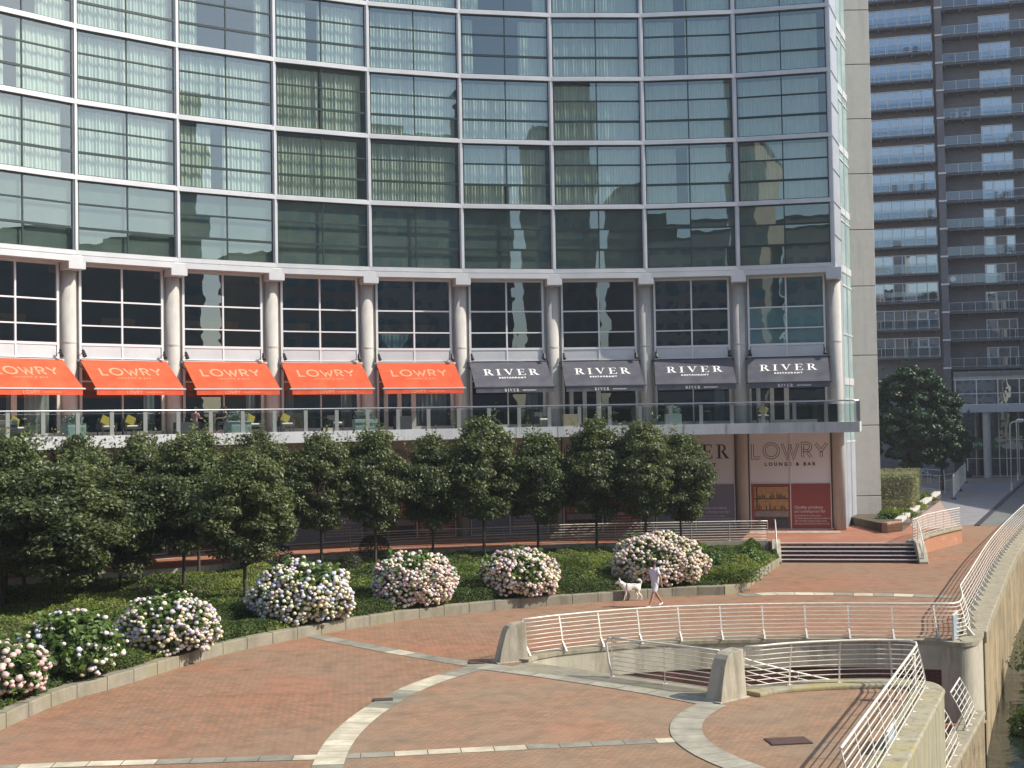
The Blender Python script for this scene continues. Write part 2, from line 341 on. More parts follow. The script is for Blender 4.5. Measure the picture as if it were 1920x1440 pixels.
M['green_sign'] = simple('green_sign', (0.02, 0.16, 0.03), 0.5)
M['white'] = simple('white_paint', (0.75, 0.75, 0.74), 0.5)
M['wood'] = simple('warm_wood', (0.42, 0.19, 0.05), 0.5, c2=(0.32, 0.14, 0.04), scale=5)

# water: dark green river with small ripples
mt, t, out = newmat('river_water')
p = N(t, 'ShaderNodeBsdfPrincipled'); p.inputs['Base Color'].default_value = (0.012, 0.018, 0.012, 1); p.inputs['Roughness'].default_value = 0.04; p.inputs['IOR'].default_value = 1.33
tc = N(t, 'ShaderNodeTexCoord'); nz = N(t, 'ShaderNodeTexNoise'); nz.inputs['Scale'].default_value = 0.9; nz.inputs['Detail'].default_value = 4
t.links.new(tc.outputs['Object'], nz.inputs['Vector']); b = N(t, 'ShaderNodeBump'); b.inputs['Strength'].default_value = 0.35; b.inputs['Distance'].default_value = 0.12
t.links.new(nz.outputs['Fac'], b.inputs['Height']); t.links.new(b.outputs[0], p.inputs['Normal']); t.links.new(p.outputs[0], out.inputs[0]); M['water'] = mt

# ------------------------------------------------------------------ lettering
def text_geo(s, size, ox=0, oy=0, align='CENTER', bold=0.0, spacing=1.0):
    cu = bpy.data.curves.new('t', 'FONT'); cu.body = s; cu.size = size; cu.align_x = align; cu.space_character = spacing; cu.offset = bold; cu.resolution_u = 3
    ob = bpy.data.objects.new('t', cu); col.objects.link(ob)
    dg = bpy.context.evaluated_depsgraph_get(); me = bpy.data.meshes.new_from_object(ob.evaluated_get(dg))
    vs = [(v.co.x + ox, v.co.y + oy) for v in me.vertices]; fs = [tuple(p.vertices) for p in me.polygons]
    bpy.data.objects.remove(ob); bpy.data.curves.remove(cu); bpy.data.meshes.remove(me)
    return vs, fs
def arc(cx, cy, rx, ry, a0, a1, n): return [(cx + rx * cos(radians(a0 + (a1 - a0) * k / n)), cy + ry * sin(radians(a0 + (a1 - a0) * k / n))) for k in range(n + 1)]
SANS = {'L': (0.55, [[(0, 1), (0, 0), (0.52, 0)]]),
        'O': (1.0, [arc(0.5, 0.5, 0.5, 0.5, 0, 360, 22)]),
        'W': (1.15, [[(0, 1), (0.33, 0), (0.58, 0.95)], [(0.50, 0.95), (0.78, 0), (1.12, 1)]]),
        'R': (0.62, [[(0, 0), (0, 1), (0.3, 1)] + arc(0.3, 0.74, 0.26, 0.26, 90, -90, 8) + [(0, 0.48)], [(0.26, 0.48), (0.58, 0)]]),
        'Y': (0.8, [[(0, 1), (0.4, 0.48), (0.8, 1)], [(0.4, 0.48), (0.4, 0)]])}
def strokes(word, h, th, gap, double=0):
    """geometric sans-serif strokes -> flat polygons, centred; double>0 draws each stroke as two thin parallel lines"""
    W = sum(SANS[c][0] for c in word) * h + gap * (len(word) - 1); x = -W / 2; vs, fs = [], []
    def band(pl, t_, off=0.0):
        n = len(pl); L = []; Rr = []
        for i in range(n):
            a = Vector(pl[max(i - 1, 0)]); b = Vector(pl[min(i + 1, n - 1)]); c = Vector(pl[i])
            d1 = (c - a); d2 = (b - c); d1 = d1.normalized() if d1.length > 1e-6 else d2.normalized(); d2 = d2.normalized() if d2.length > 1e-6 else d1
            d = (d1 + d2).normalized() if (d1 + d2).length > 0.05 else d1; nn = Vector((-d.y, d.x)); k = min(1 / max(nn.dot(Vector((-d1.y, d1.x))), 0.35), 2.2)
            L.append(c + nn * (off + t_ / 2) * k); Rr.append(c + nn * (off - t_ / 2) * k)
        b0 = len(vs)
        for q in range(n): vs.append(tuple(L[q])); vs.append(tuple(Rr[q]))
        for q in range(n - 1): fs.append((b0 + 2 * q, b0 + 2 * q + 1, b0 + 2 * q + 3, b0 + 2 * q + 2))
    for c in word:
        for pl in SANS[c][1]:
            q = [(x + px * h, py * h) for px, py in pl]
            if double:
                band(q, th, double / 2); band(q, th, -double / 2)
            else: band(q, th)
        x += SANS[c][0] * h + gap
    return vs, fs
def serif(word, h, gap):
    """roman capitals with slab serifs"""
    T, t_, s_ = 0.17 * h, 0.055 * h, 0.05 * h
    wd = {'R': 0.86, 'I': 0.42, 'V': 0.9, 'E': 0.78}; W = sum(wd[c] for c in word) * h + gap * (len(word) - 1); x = -W / 2; vs, fs = [], []
    def P(pts):
        b0 = len(vs); vs.extend(pts); fs.append(tuple(range(b0, b0 + len(pts))))
    def rect(x0, y0, x1, y1): P([(x + x0 * h, y0 * h), (x + x1 * h, y0 * h), (x + x1 * h, y1 * h), (x + x0 * h, y1 * h)])
    for c in word:
        if c in 'RIE':
            st = 0.12; rect(st, 0, st + 0.17, 1); rect(0, 0, st + 0.30, 0.05); rect(0, 0.95, st + 0.30, 1)
        if c == 'R':
            o = arc(0.36, 0.74, 0.32, 0.26, 90, -90, 10); i_ = arc(0.36, 0.74, 0.17, 0.20, 90, -90, 10)
            for k in range(10): P([(x + o[k][0] * h, o[k][1] * h), (x + i_[k][0] * h, i_[k][1] * h), (x + i_[k + 1][0] * h, i_[k + 1][1] * h), (x + o[k + 1][0] * h, o[k + 1][1] * h)])
            P([(x + 0.34 * h, 0.5 * h), (x + 0.66 * h, 0), (x + 0.88 * h, 0), (x + 0.52 * h, 0.52 * h)]); rect(0.62, 0, 0.92, 0.05)
        if c == 'V':
            P([(x + 0.08 * h, 0.97 * h), (x + 0.27 * h, 0.97 * h), (x + 0.53 * h, 0.15 * h), (x + 0.44 * h, 0)]); P([(x + 0.44 * h, 0), (x + 0.5 * h, 0.1 * h), (x + 0.80 * h, 0.97 * h), (x + 0.73 * h, 0.97 * h)])
            rect(0, 0.95, 0.36, 1); rect(0.62, 0.95, 0.92, 1)
        if c == 'E':
            rect(0.2, 0, 0.74, 0.055); rect(0.2, 0.945, 0.70, 1); rect(0.2, 0.48, 0.58, 0.535)
            rect(0.68, 0, 0.74, 0.25); rect(0.65, 0.77, 0.70, 1); rect(0.54, 0.40, 0.58, 0.62)
        x += wd[c] * h + gap
    return vs, fs
def lay(mb, geo, O, U, V, colr=None, sx=1, mi=0, ox=0, oy=0):
    vs, fs = geo; O, U, V = Vector(O), Vector(U), Vector(V)
    mb.add([O + U * (a * sx + ox) + V * (b_ + oy) for a, b_ in vs], fs, colr, mi)
# ================================================================== GROUND
def offs(pl, d, closed=False):
    """plan polyline shifted sideways (positive = to the left of travel)"""
    n = len(pl); r = []
    for i in range(n):
        a = Vector(pl[(i - 1) % n if closed else max(i - 1, 0)][:2]); b = Vector(pl[(i + 1) % n if closed else min(i + 1, n - 1)][:2]); c = Vector(pl[i][:2])
        d1 = (c - a); d2 = (b - c); d1 = d1.normalized() if d1.length > 1e-6 else d2.normalized(); d2 = d2.normalized() if d2.length > 1e-6 else d1
        dd = (d1 + d2).normalized(); nn = Vector((-dd.y, dd.x)); k = min(1 / max(nn.dot(Vector((-d1.y, d1.x))), 0.4), 2)
        p = c + nn * d * k; r.append((p.x, p.y))
    return r
def resample(pl, step):
    P = [Vector((p[0], p[1], p[2] if len(p) > 2 else 0)) for p in pl]; L = [0]
    for i in range(1, len(P)): L.append(L[-1] + (P[i] - P[i - 1]).length)
    n = max(int(round(L[-1] / step)), 1); out = []; j = 0
    for k in range(n + 1):
        s = L[-1] * k / n
        while j < len(L) - 2 and L[j + 1] < s: j += 1
        f = (s - L[j]) / max(L[j + 1] - L[j], 1e-9); out.append(P[j].lerp(P[j + 1], min(max(f, 0), 1)))
    return out
def smooth(pl, it=2):
    P = [Vector((p[0], p[1], p[2] if len(p) > 2 else 0)) for p in pl]
    for _ in range(it):
        Q = [P[0]]
        for i in range(len(P) - 1): Q += [P[i].lerp(P[i + 1], 0.25), P[i].lerp(P[i + 1], 0.75)]
        Q.append(P[-1]); P = Q
    return P
def ribbon(mb, pl, d0, d1, z0, z1, colr=None, mi=0, joint=0):
    """solid band following a plan polyline between two sideways offsets"""
    a = offs(pl, d0); b = offs(pl, d1)
    for i in range(len(pl) - 1):
        q = [a[i], a[i + 1], b[i + 1], b[i]]
        n = len(mb.v)
        zz0 = z0 if not callable(z0) else z0(i); zz1 = z1 if not callable(z1) else z1(i)
        mb.v += [(x, y, zz0) for x, y in q] + [(x, y, zz1) for x, y in q]
        fl = [(n + 4, n + 5, n + 6, n + 7), (n, n + 1, n + 5, n + 4), (n + 2, n + 3, n + 7, n + 6), (n + 3, n + 2, n + 1, n)]
        if i == 0: fl.append((n + 3, n, n + 4, n + 7))
        if i == len(pl) - 2: fl.append((n + 1, n + 2, n + 6, n + 5))
        for f in fl: mb.f.append(f); mb.c.append(colr); mb.mi.append(mi)
def xy(v): return (v[0], v[1])
W1 = [xy(G(x, y)) for x, y in ((988, 1243), (1005, 1236), (1042, 1229), (1113, 1221), (1188, 1214), (1263, 1209), (1345, 1206), (1430, 1204), (1512, 1203), (1600, 1203), (1690, 1205), (1765, 1207))]
RIV0 = G(1840, 1190); RIV1 = G(1920, 1013)
rd = (RIV1 - RIV0).normalized()
RIVL = [xy(RIV0), xy(G(1849, 1160)), xy(G(1864, 1127)), xy(G(1890, 1060)), xy(RIV1), xy(RIV1 + rd * 30 + Vector((1.0, 0, 0))), xy(RIV1 + rd * 120 + Vector((9, 0, 0)))]
RIVL = [xy(p) for p in resample(smooth(RIVL, 2), 1.6)]
cor = [xy(G(x, y)) for x, y in ((1795, 1211), (1815, 1211), (1828, 1208), (1836, 1201))]
B0, B1 = G(1770, 1299), G(1697, 1440)
bd = (B1 - B0).normalized(); B2 = B1 + bd * 95
BN = [xy(G(x, y)) for x, y in ((1385, 1300), (1427, 1291), (1508, 1285), (1612, 1281), (1690, 1282), (1735, 1285), (1757, 1290), (1768, 1301))]
BN = [xy(p) for p in smooth(BN, 2)]
edgeAB = [xy(G(x, y)) for x, y in ((1385, 1300), (1280, 1283), (1148, 1268), (1010, 1252))]
RIVFAR = Vector((RIVL[-1][0], RIVL[-1][1], 0))
gp = [(-400, -60), xy(B2), xy(B1)] + BN[::-1] + edgeAB[1:] + W1 + cor + RIVL + [(RIVFAR.x + 40, 420), (-400, 420)]
mb = MB(); mb.poly([(x, y, 0) for x, y in gp])
mb.build('ground', M['paving'], kind='structure')
# far bank and river
mb = MB(); rp = [(x, y, -4) for x, y in ((B2.x - 6, -60), (B2.x + 90, -60), (RIVFAR.x + 60, 420), (RIVFAR.x + 6, 420))]
mb.poly([(-60, -80, -4), (90, -80, -4), (260, 420, -4), (0, 420, -4)]); mb.build('water', M['water'], kind='structure')
FB = [(x + 34 * 0.9, y - 34 * 0.42) for x, y in ((B2.x - 4, -60 + 20), xy(B1), xy(RIV0), xy(RIV1), xy(RIVFAR))]
mb = MB(); mb.prism(FB + [(500, 420), (500, -80)], -5, 0.0); mb.build('far_bank', M['asphalt'], kind='structure')

# brick field of the bastion and of the middle circle lie as sheets on the ground
ARC = [xy(G(x, y)) for x, y in ((905, 1250), (858, 1262), (806, 1278), (757, 1299), (716, 1322), (680, 1347), (650, 1374), (628, 1403), (612, 1440), (603, 1490))]
ARC = [xy(p) for p in resample(smooth(ARC, 2), 0.55)]
EDG = [xy(p) for p in resample([G(905, 1250), G(1000, 1262), G(1130, 1281), G(1240, 1299), G(1340, 1319)], 1.0)]
DARC = [xy(G(x, y)) for x, y in ((1338, 1321), (1308, 1336), (1288, 1352), (1284, 1374), (1300, 1395), (1335, 1417), (1385, 1438), (1450, 1462), (1530, 1490))]
DARC = [xy(p) for p in resample(smooth(DARC, 2), 0.6)]
mb = MB()
circ = offs(ARC, 0.0)
mid = [xy(p) for p in circ] + [xy(G(640, 1560)), xy(G(1500, 1560)), xy(G(1530, 1490))] + DARC[::-1] + EDG[::-1]
mb.poly([(x, y, 0.004) for x, y in mid][::-1])
bas = DARC + [xy(G(1600, 1500))] + [xy(B1 + Vector((-.4, 0, 0))), xy(B0 + Vector((-.4, -.2, 0)))] + [(x, y - .2) for x, y in BN[::-1]] + [xy(G(1372, 1322))]
mb.build('middle_paving', M['paving_tan'], kind='structure')
mb = MB(); mb.poly([(x, y, 0.008) for x, y in bas]); mb.build('bastion_paving', M['paving_tan'], kind='structure')

PALE, GREY, MIDG = (0.56, 0.51, 0.38), (0.275, 0.265, 0.21), (0.35, 0.33, 0.26)
def stones(name, pl, width, z, pattern, mat=M['stone']):
    mb = MB(); a = offs(pl, width / 2); b = offs(pl, -width / 2)
    for i in range(len(pl) - 1):
        c = pattern(i); g = 0.015
        p = [Vector((*a[i], z)), Vector((*a[i + 1], z)), Vector((*b[i + 1], z)), Vector((*b[i], z))]
        k = random.uniform(0.9, 1.08); c = tuple(x * k for x in c)
        q = [p[0].lerp(p[1], g), p[0].lerp(p[1], 1 - g), p[3].lerp(p[2], 1 - g), p[3].lerp(p[2], g)]
        mb.quad(*q[::-1], colr=c)
    mb2 = MB(); 
    for i in range(len(pl) - 1):
        mb2.quad((*b[i], z - .003), (*b[i + 1], z - .003), (*a[i + 1], z - .003), (*a[i], z - .003), colr=(0.12, 0.11, 0.08))
    mb.v, off = mb.v + mb2.v, len(mb.v); mb.f += [tuple(i + off for i in f) for f in mb2.f]; mb.c += mb2.c; mb.mi += mb2.mi
    return mb.build(name, mat, kind='structure')
stones('curved_stone_band', ARC, 0.70, 0.015, lambda i: GREY if i < 3 or i in (7, 8, 9, 10, 21, 22) else PALE)
stones('edging_stone_band', EDG, 0.85, 0.02, lambda i: MIDG)
stones('bastion_stone_band', DARC, 0.78, 0.025, lambda i: PALE if 11 < i < 15 else MIDG)
LB = [xy(p) for p in resample([G(560, 1186), G(640, 1203), G(740, 1222), G(850, 1241), G(925, 1251)], 0.95)]
stones('oblique_stone_band', LB, 0.62, 0.011, lambda i: PALE if i in (6,) else GREY)
LC = [xy(p) for p in resample([G(-300, 1452), G(0, 1440), G(130, 1434), G(330, 1428), G(640, 1419), G(900, 1406), G(1100, 1396), G(1290, 1387)], 0.78)]
pc = [i in (1, 2, 3, 6, 7, 8, 10, 12, 13, 17, 20) for i in range(60)]
stones('cross_stone_band', LC, 0.42, 0.012, lambda i: PALE if (i * 7 % 11) in (1, 2, 5, 9, 3) else GREY)
LF = [xy(p) for p in resample([G(1390, 1117), G(1450, 1113), G(1560, 1114), G(1680, 1116), G(1790, 1120)], 0.8)]
stones('far_stone_band', LF, 0.8, 0.012, lambda i: PALE if i in (1, 2, 3, 4, 6, 8) else GREY)
for (px, py, sx, sy, lab) in ((718, 1313, 0.55, 0.32, 'small dark drain cover in the curved pale stone band'), (893, 1243.5, 0.5, 0.4, 'small dark drain cover in front of the left tapered concrete pier'), (1478, 1391, 0.98, 0.62, 'large rusty brown access cover in the bastion paving')):
    c = G(px, py); e = empty('drain_cover', (c.x, c.y, 0.03), 0.12, lab, 'drain cover')
    mb = MB(); mb.box(-sx / 2, sx / 2, -sy / 2, sy / 2, -0.02, 0.006); mb.build('cover_frame', M['anthracite'], e, local=True)
    mb = MB()
    for k in range(6): mb.box(-sx / 2 + .03, sx / 2 - .03, -sy / 2 + .03 + k * (sy - .06) / 6, -sy / 2 + .03 + (k + .8) * (sy - .06) / 6, 0.0065, 0.012)
    M.setdefault('rust', simple('rusty_iron', (0.12, 0.065, 0.045), 0.8, c2=(0.09, 0.05, 0.04), scale=5)); mb.build('cover_plate', M['rust'], e, local=True)

# far pavement sheets, beyond the brick
f0 = G(1600, 989); f1 = G(2010, 989)
mb = MB(); mb.poly([(f0.x, f0.y, .004), (RIVFAR.x * .0 + f1.x + 2, f0.y, .004), (150, 260, .004), (-30, 260, .004)]); mb.build('far_pavement', M['asphalt'], kind='structure')
a = G(1832, 986); b_ = G(1900, 922)
dl = (b_ - a).normalized()
mb = MB(); e_ = a + dl * 110
mb.poly([(a.x, a.y, .008), (f1.x + 1, a.y, .008), (140, 240, .008), (e_.x, e_.y, .008)]); mb.build('tarmac_road', M['asphalt2'], kind='structure')
mb = MB(); mb.bar((a.x, a.y, .02), (e_.x, e_.y, .02), 0.35, 0.1); mb.build('road_kerb', M['anthracite'], kind='structure')
fa = G(1780, 905); mb = MB(); mb.poly([(fa.x - 30, fa.y, .012), (fa.x + 40, fa.y, .012), (fa.x + 40, fa.y + 20, .012), (fa.x - 30, fa.y + 20, .012)]); mb.build('entrance_paving', simple('pale_pink_paving', (0.34, 0.25, 0.19), 0.9, c2=(.28, .2, .15)), kind='structure')

# ================================================================== RIVER WALL, BASTION, LOWER WALK
c0 = Vector((*RIVL[0], 0))
mb_ = None
e = empty('river_wall', (c0.x, c0.y, -4.6), 0, 'long mossy stone river wall below the riverside railing, dropping to dark water', 'river wall')
mb = MB(); ribbon(mb, RIVL, -0.10, 0.5, -4.8, -0.28); mb.build('wall_face', M['riverwall'], e)
mb = MB(); ribbon(mb, RIVL, -0.18, 0.80, -0.279, 0.12); mb.build('coping', M['coping'], e, bevel=.04)
CORP = [xy(p) for p in smooth([W1[-1]] + cor + [RIVL[0]], 2)]
mb = MB(); ribbon(mb, CORP, -0.04, 0.5, -2.9, -0.02); mb.build('corner_drum', M['concrete'], e)
mb = MB(); ribbon(mb, CORP, -0.09, 0.55, -0.018, 0.115); mb.build('corner_coping', M['coping'], e)
mb = MB(); ribbon(mb, CORP[-4:], -0.10, 0.6, -4.8, -2.9); mb.build('corner_base', M['riverwall'], e)
e = empty('retaining_wall', (W1[5][0], W1[5][1], -2.6), 0, 'curved concrete topped dark red brick wall behind the descending steps', 'retaining wall')
mb = MB(); ribbon(mb, W1, -0.02, 0.45, -0.85, -0.0); mb.build('concrete_band', M['concrete'], e)
mb = MB(); ribbon(mb, W1, 0.0, 0.4, -2.9, -0.851); mb.build('brick_face', M['brickwall'], e)
mb = MB(); ribbon(mb, W1, -0.06, 0.42, 0.001, 0.11); mb.build('coping', M['coping'], e)
BO = BN + [xy(B0 + bd * k) for k in (1.5, 3, 4.5, 6, 7.5, 9, 12, 15, 20, 30, 50)]
e = empty('bastion_wall', (B0.x, B0.y, -4.6), 0, 'yellow lichen stained concrete wall of the rounded lookout above the river', 'bastion wall')
mb = MB(); ribbon(mb, BO, -0.55, 0.03, -4.8, -0.02); mb.build('wall_face', M['lichen'], e)
mb = MB(); ribbon(mb, BO, -0.78, 0.06, -0.019, 0.13); mb.build('coping', M['lichen'], e, bevel=.05)
# lower walk and its parapet
L1, L2 = G(1843, 1336, -2), G(1786, 1440, -2); ld = (L2 - L1).normalized(); lp = [xy(L1 - ld * 0.3), xy(L1 + ld * 2), xy(L1 + ld * 4), xy(L2), xy(L2 + ld * 6), xy(L2 + ld * 30)]
inner = offs(lp, -0.5)
mb = MB(); mb.poly([(x, y, -2.52) for x, y in [(3, 43.2), (15.4, 42.6)] + inner + [xy(Vector(inner[-1]) + Vector((-6, 0))), xy(B1 + Vector((-2.5, 0, 0))), (7, 34.5)]]); mb.build('lower_walkway', M['paving_red'], kind='structure')
e = empty('river_parapet', (L1.x, L1.y, -4.6), 0, 'low tan stone parapet of the lower walkway, dropping to the river', 'parapet')
mb = MB(); ribbon(mb, lp, -0.55, 0.0, -4.8, -2.16); mb.build('wall_face', M['riverwall'], e)
mb = MB(); ribbon(mb, lp, -0.6, 0.05, -2.159, -2.0); mb.build('coping', M['coping'], e, bevel=.04)
# river steps, falling to the north-east
hA = G(1000, 1248); hP = G(1375, 1300); hl = (hP - hA); hl.z = 0; hl.normalize(); hh = Vector((-hl.y, hl.x, 0))
e = empty('river_steps', (hA.x, hA.y, 0), 0, 'wide grey stone steps descending between the curved railings towards the river', 'steps')
mb = MB()
for k in range(1, 17):
    s = 0.25 + (k - 1) * 0.42; z = -0.15 * k
    q = min(7.4 + .87 * s, (12.2 - hA.x - hh.x * s) / hl.x)
    o = hA + hh * s; a = o - hl * 3.2; b_ = o + hl * q
    while (b_.y < 35.15 or b_.x > 11.2) and q > 1: q -= .05; b_ = o + hl * q
    # clip the north end by the brick wall
    while a.y > 42.2 + 0 * a.x and (a - b_).length > 0.5: a = a + hl * 0.1
    mb.prism([xy(a), xy(b_), xy(b_ + hh * .45), xy(a + hh * .45)], -2.7, z)
mb.build('step_flight', M['kerbstone'], e)
mb = MB(); o = hA - hh * 0.9
mb.prism([xy(o - hl * .4), xy(o + hl * 7.2), xy(o + hl * 7.2 + hh * 1.15), xy(o - hl * .4 + hh * 1.15)], -.5, 0.022); mb.build('top_landing', M['kerbstone'], e)

# ================================================================== RAILINGS
def railing(name, base, h, nb, step, lean, label, cat='railing', hand=0.031, bar=0.0145, foot=False, group=None, z=0.0, posts=True, ends=True):
    """base: plan polyline (x, y[, z]); lean: sideways shift of the top rail (left positive)"""
    P = resample(base, 0.5); pl2 = [(p.x, p.y) for p in P]
    e = empty(name, (P[len(P) // 2].x, P[len(P) // 2].y, P[len(P) // 2].z + z), 0, label, cat, group)
    def at(fr):
        o = offs(pl2, lean * fr ** 1.5); return [(o[i][0], o[i][1], P[i].z + z + h * fr) for i in range(len(P))]
    mb = MB(); mb.tube(at(1.0), hand, 8); mb.build('handrail', M['rail'], e, smooth=True)
    for k in range(nb):
        mb = MB(); mb.tube(at((k + 0.7) / (nb + 0.6)), bar, 5); mb.build('crossbar', M['rail'], e, smooth=True)
    Q = resample(base, step); i2 = [(p.x, p.y) for p in Q]
    offl = [offs(i2, lean * f ** 1.5) for f in (0, .25, .5, .75, .97)]
    for i, q in enumerate(Q):
        mb = MB(); pts = [Vector((*offl[j][i], q.z + z + h * f)) for j, f in enumerate((0, .25, .5, .75, .97))]
        for j in range(4): mb.bar(pts[j], pts[j + 1], 0.045, 0.02)
        mb.box(-.07, .07, -.07, .07, 0.0, 0.02, Matrix.Translation(pts[0]))
        if foot:
            a = offs(i2, -0.22)[i]; bq = offs(i2, 0.02)[i]
            mb.add([(a[0], a[1], q.z + z + .02), (bq[0], bq[1], q.z + z + .02), (bq[0], bq[1], q.z + z + .26), (a[0] + .02, a[1] + .02, q.z + z + .02)], [(0, 1, 2), (0, 2, 3)])
            mb.bar(Vector((a[0], a[1], q.z + z + .02)), Vector((bq[0], bq[1], q.z + z + .3)), .05, .02)
        mb.build('post', M['rail'], e)
    return e
R1 = [xy(G(x, y)) for x, y in ((988, 1236), (1042, 1228), (1113, 1220), (1188, 1213), (1263, 1208), (1345, 1205), (1430, 1203), (1512, 1202), (1600, 1202), (1690, 1203), (1775, 1203))]
rr = offs(RIVL, 0.62)
R1b = [R1[-1], xy(G(1812, 1203)), xy(G(1822, 1186)), rr[2]]
R1c = [xy(p) for p in smooth(R1b, 2)]
railing('steel_railing', [(x, y) for x, y in R1 + R1c[1:] + rr[3:52]], 1.12, 8, 1.42, 0.24, 'long curved white steel railing from the left concrete pier round to the riverside', foot=True, z=0.11)
R3 = [xy(p) for p in resample([G(1148, 1271), G(1213, 1280), G(1285, 1290), G(1350, 1300)], .5)]
railing('steel_railing', R3, 1.15, 8, 1.75, 0.0, 'short white steel railing with a looped end, standing left of the right concrete pier', z=0.02)
mb = MB(); p0 = Vector((*R3[0], 0)); dr = Vector((R3[1][0] - R3[0][0], R3[1][1] - R3[0][1], 0)).normalized()
mb.tube([p0 + Vector((0, 0, 1.17)), p0 - dr * .12 + Vector((0, 0, 1.15)), p0 - dr * .2 + Vector((0, 0, 1.0)), p0 - dr * .12 + Vector((0, 0, .5)), p0 - dr * .02 + Vector((0, 0, .06)), p0 + Vector((0, 0, .05))], .032, 8)
r3o = [o for o in col.objects if o.name.startswith('steel_railing') and o.type == 'EMPTY'][-1]
mb.build('end_loop', M['rail'], r3o, smooth=True)
ri = offs(BO, -0.42)
R2 = [xy(G(1393, 1302))] + [p for p in ri[4:]]
R2 = [(x, y) for x, y in R2 if y > 22.9]
railing('steel_railing', [(x, y) for x, y in R2], 1.2, 8, 1.45, -0.2, 'white steel railing curving round the edge of the brick lookout', z=0.13, foot=False, hand=.034)
# descending handrail inside the steps
hz = []
for k in range(15):
    f = k / 14; p = Vector((*BN[min(int(2 + f * (len(BN) - 8)), len(BN) - 1)], 0)) + Vector((0.0, .35, 0)); s = (p - hA).dot(hh); hz.append((p.x, p.y, -0.15 * max(s - .25, 0) / .42))
railing('stair_railing', hz, 1.0, 5, 1.8, 0.0, 'sloping white handrail going down the steps behind the lookout railing', hand=.026)
F1 = [xy(G(x, y, -2)) for x, y in ((1829, 1338), (1822, 1352), (1813, 1370))]
F2 = [xy(G(x, y, -2)) for x, y in ((1799, 1398), (1789, 1419), (1778, 1440), (1755, 1485))]
railing('parapet_railing', F1, 1.1, 7, .95, -0.45, 'short white railing leaning on the far end of the lower parapet', hand=.028, foot=False, z=-2.0)
railing('parapet_railing', F2, 1.1, 7, 1.1, -0.45, 'white railing on the near part of the lower parapet, cut by the frame edge', hand=.028, foot=False, z=-2.0)

# ---- flat boards fixed to the railings
def board(p, z, wd, ht, rz, mt_, lab):
    e = empty('notice_board', (p[0], p[1], z), rz, lab, 'board')
    mb = MB(); mb.box(-wd / 2, wd / 2, -.02, .02, 0, ht); mb.build('board_panel', mt_, e, local=True, bevel=.008)
    mb = MB(); mb.box(-wd / 2 - .03, -wd / 2, -.03, .03, -.05, ht + .03); mb.box(wd / 2, wd / 2 + .03, -.03, .03, -.05, ht + .03); mb.box(-wd / 2 - .03, wd / 2 + .03, -.031, .031, ht + .03, ht + .06); mb.box(-wd / 2 - .03, wd / 2 + .03, -.031, .031, -.08, -.05); mb.build('board_frame', M['rail'], e, local=True)
bb = offs(BO, -0.85); bz = atan2(bd.y, bd.x)
M['bluegrey'] = simple('blue_grey_steel', (0.30, 0.38, 0.43), 0.5, c2=(.24, .31, .36), scale=4); M['creamplate'] = simple('cream_plate', (0.68, 0.63, 0.42), .6)
g_ = G(1716, 1316); board(xy(g_), .45, .22, .75, bz, M['creamplate'], 'cream plate fixed inside the far corner of the lookout railing')
g_ = G(1672, 1405); board(xy(g_), .12, 1.2, .35, bz, M['bluegrey'], 'blue grey board fixed low inside the lookout railing, near the bottom of the picture')
g_ = G(1792, 1204); board(xy(g_), .15, .9, .75, radians(62), M['bluegrey'], 'narrow blue grey board beside the sharp corner of the long railing')

# ---- tapered concrete piers at the railing ends
def pier_slab(name, p_low, p_high, h, th, label, lowh=0.05):
    a, b_ = Vector(p_low), Vector(p_high); a.z = b_.z = 0; L = (b_ - a).length; d = (b_ - a).normalized(); rz = atan2(d.y, d.x)
    e = empty(name, (a.x, a.y, 0), rz, label, 'pier')
    prof = [(0, 0), (L * .03, .05), (L * .13, h * .4), (L * .25, h * .72), (L * .32, h * .85), (L * .41, h * .93), (L * .54, h * .98), (L * .75, h), (L * .96, h * 1.01), (L, 0)]
    vs = [(x, -th / 2 * (1.0 - .22 * z / h), z) for x, z in prof] + [(x, th / 2 * (1.0 - .22 * z / h), z) for x, z in prof]; n = len(prof)
    mb = MB(); mb.add(vs, [tuple(range(n)), tuple(reversed(range(n, 2 * n)))] + [(i, i + n, (i + 1) % n + n, (i + 1) % n) for i in range(n)])
    mb.build('pier_body', M['concrete'], e, local=True, bevel=.02)
    mb = MB(); mb.box(-.06, L + .05, -th / 2 - .06, th / 2 + .06, 0, .045); mb.build('plinth', M['concrete'], e, local=True, bevel=.01)
    return e
pier_slab('concrete_pier', G(930, 1243), G(985, 1238), 1.22, 0.5, 'tapered concrete pier with a rounded shoulder at the left end of the long railing')
pier_slab('concrete_pier', G(1336, 1317), G(1386, 1305), 1.3, 0.55, 'tapered concrete pier with a rounded shoulder between the two nearer railings')

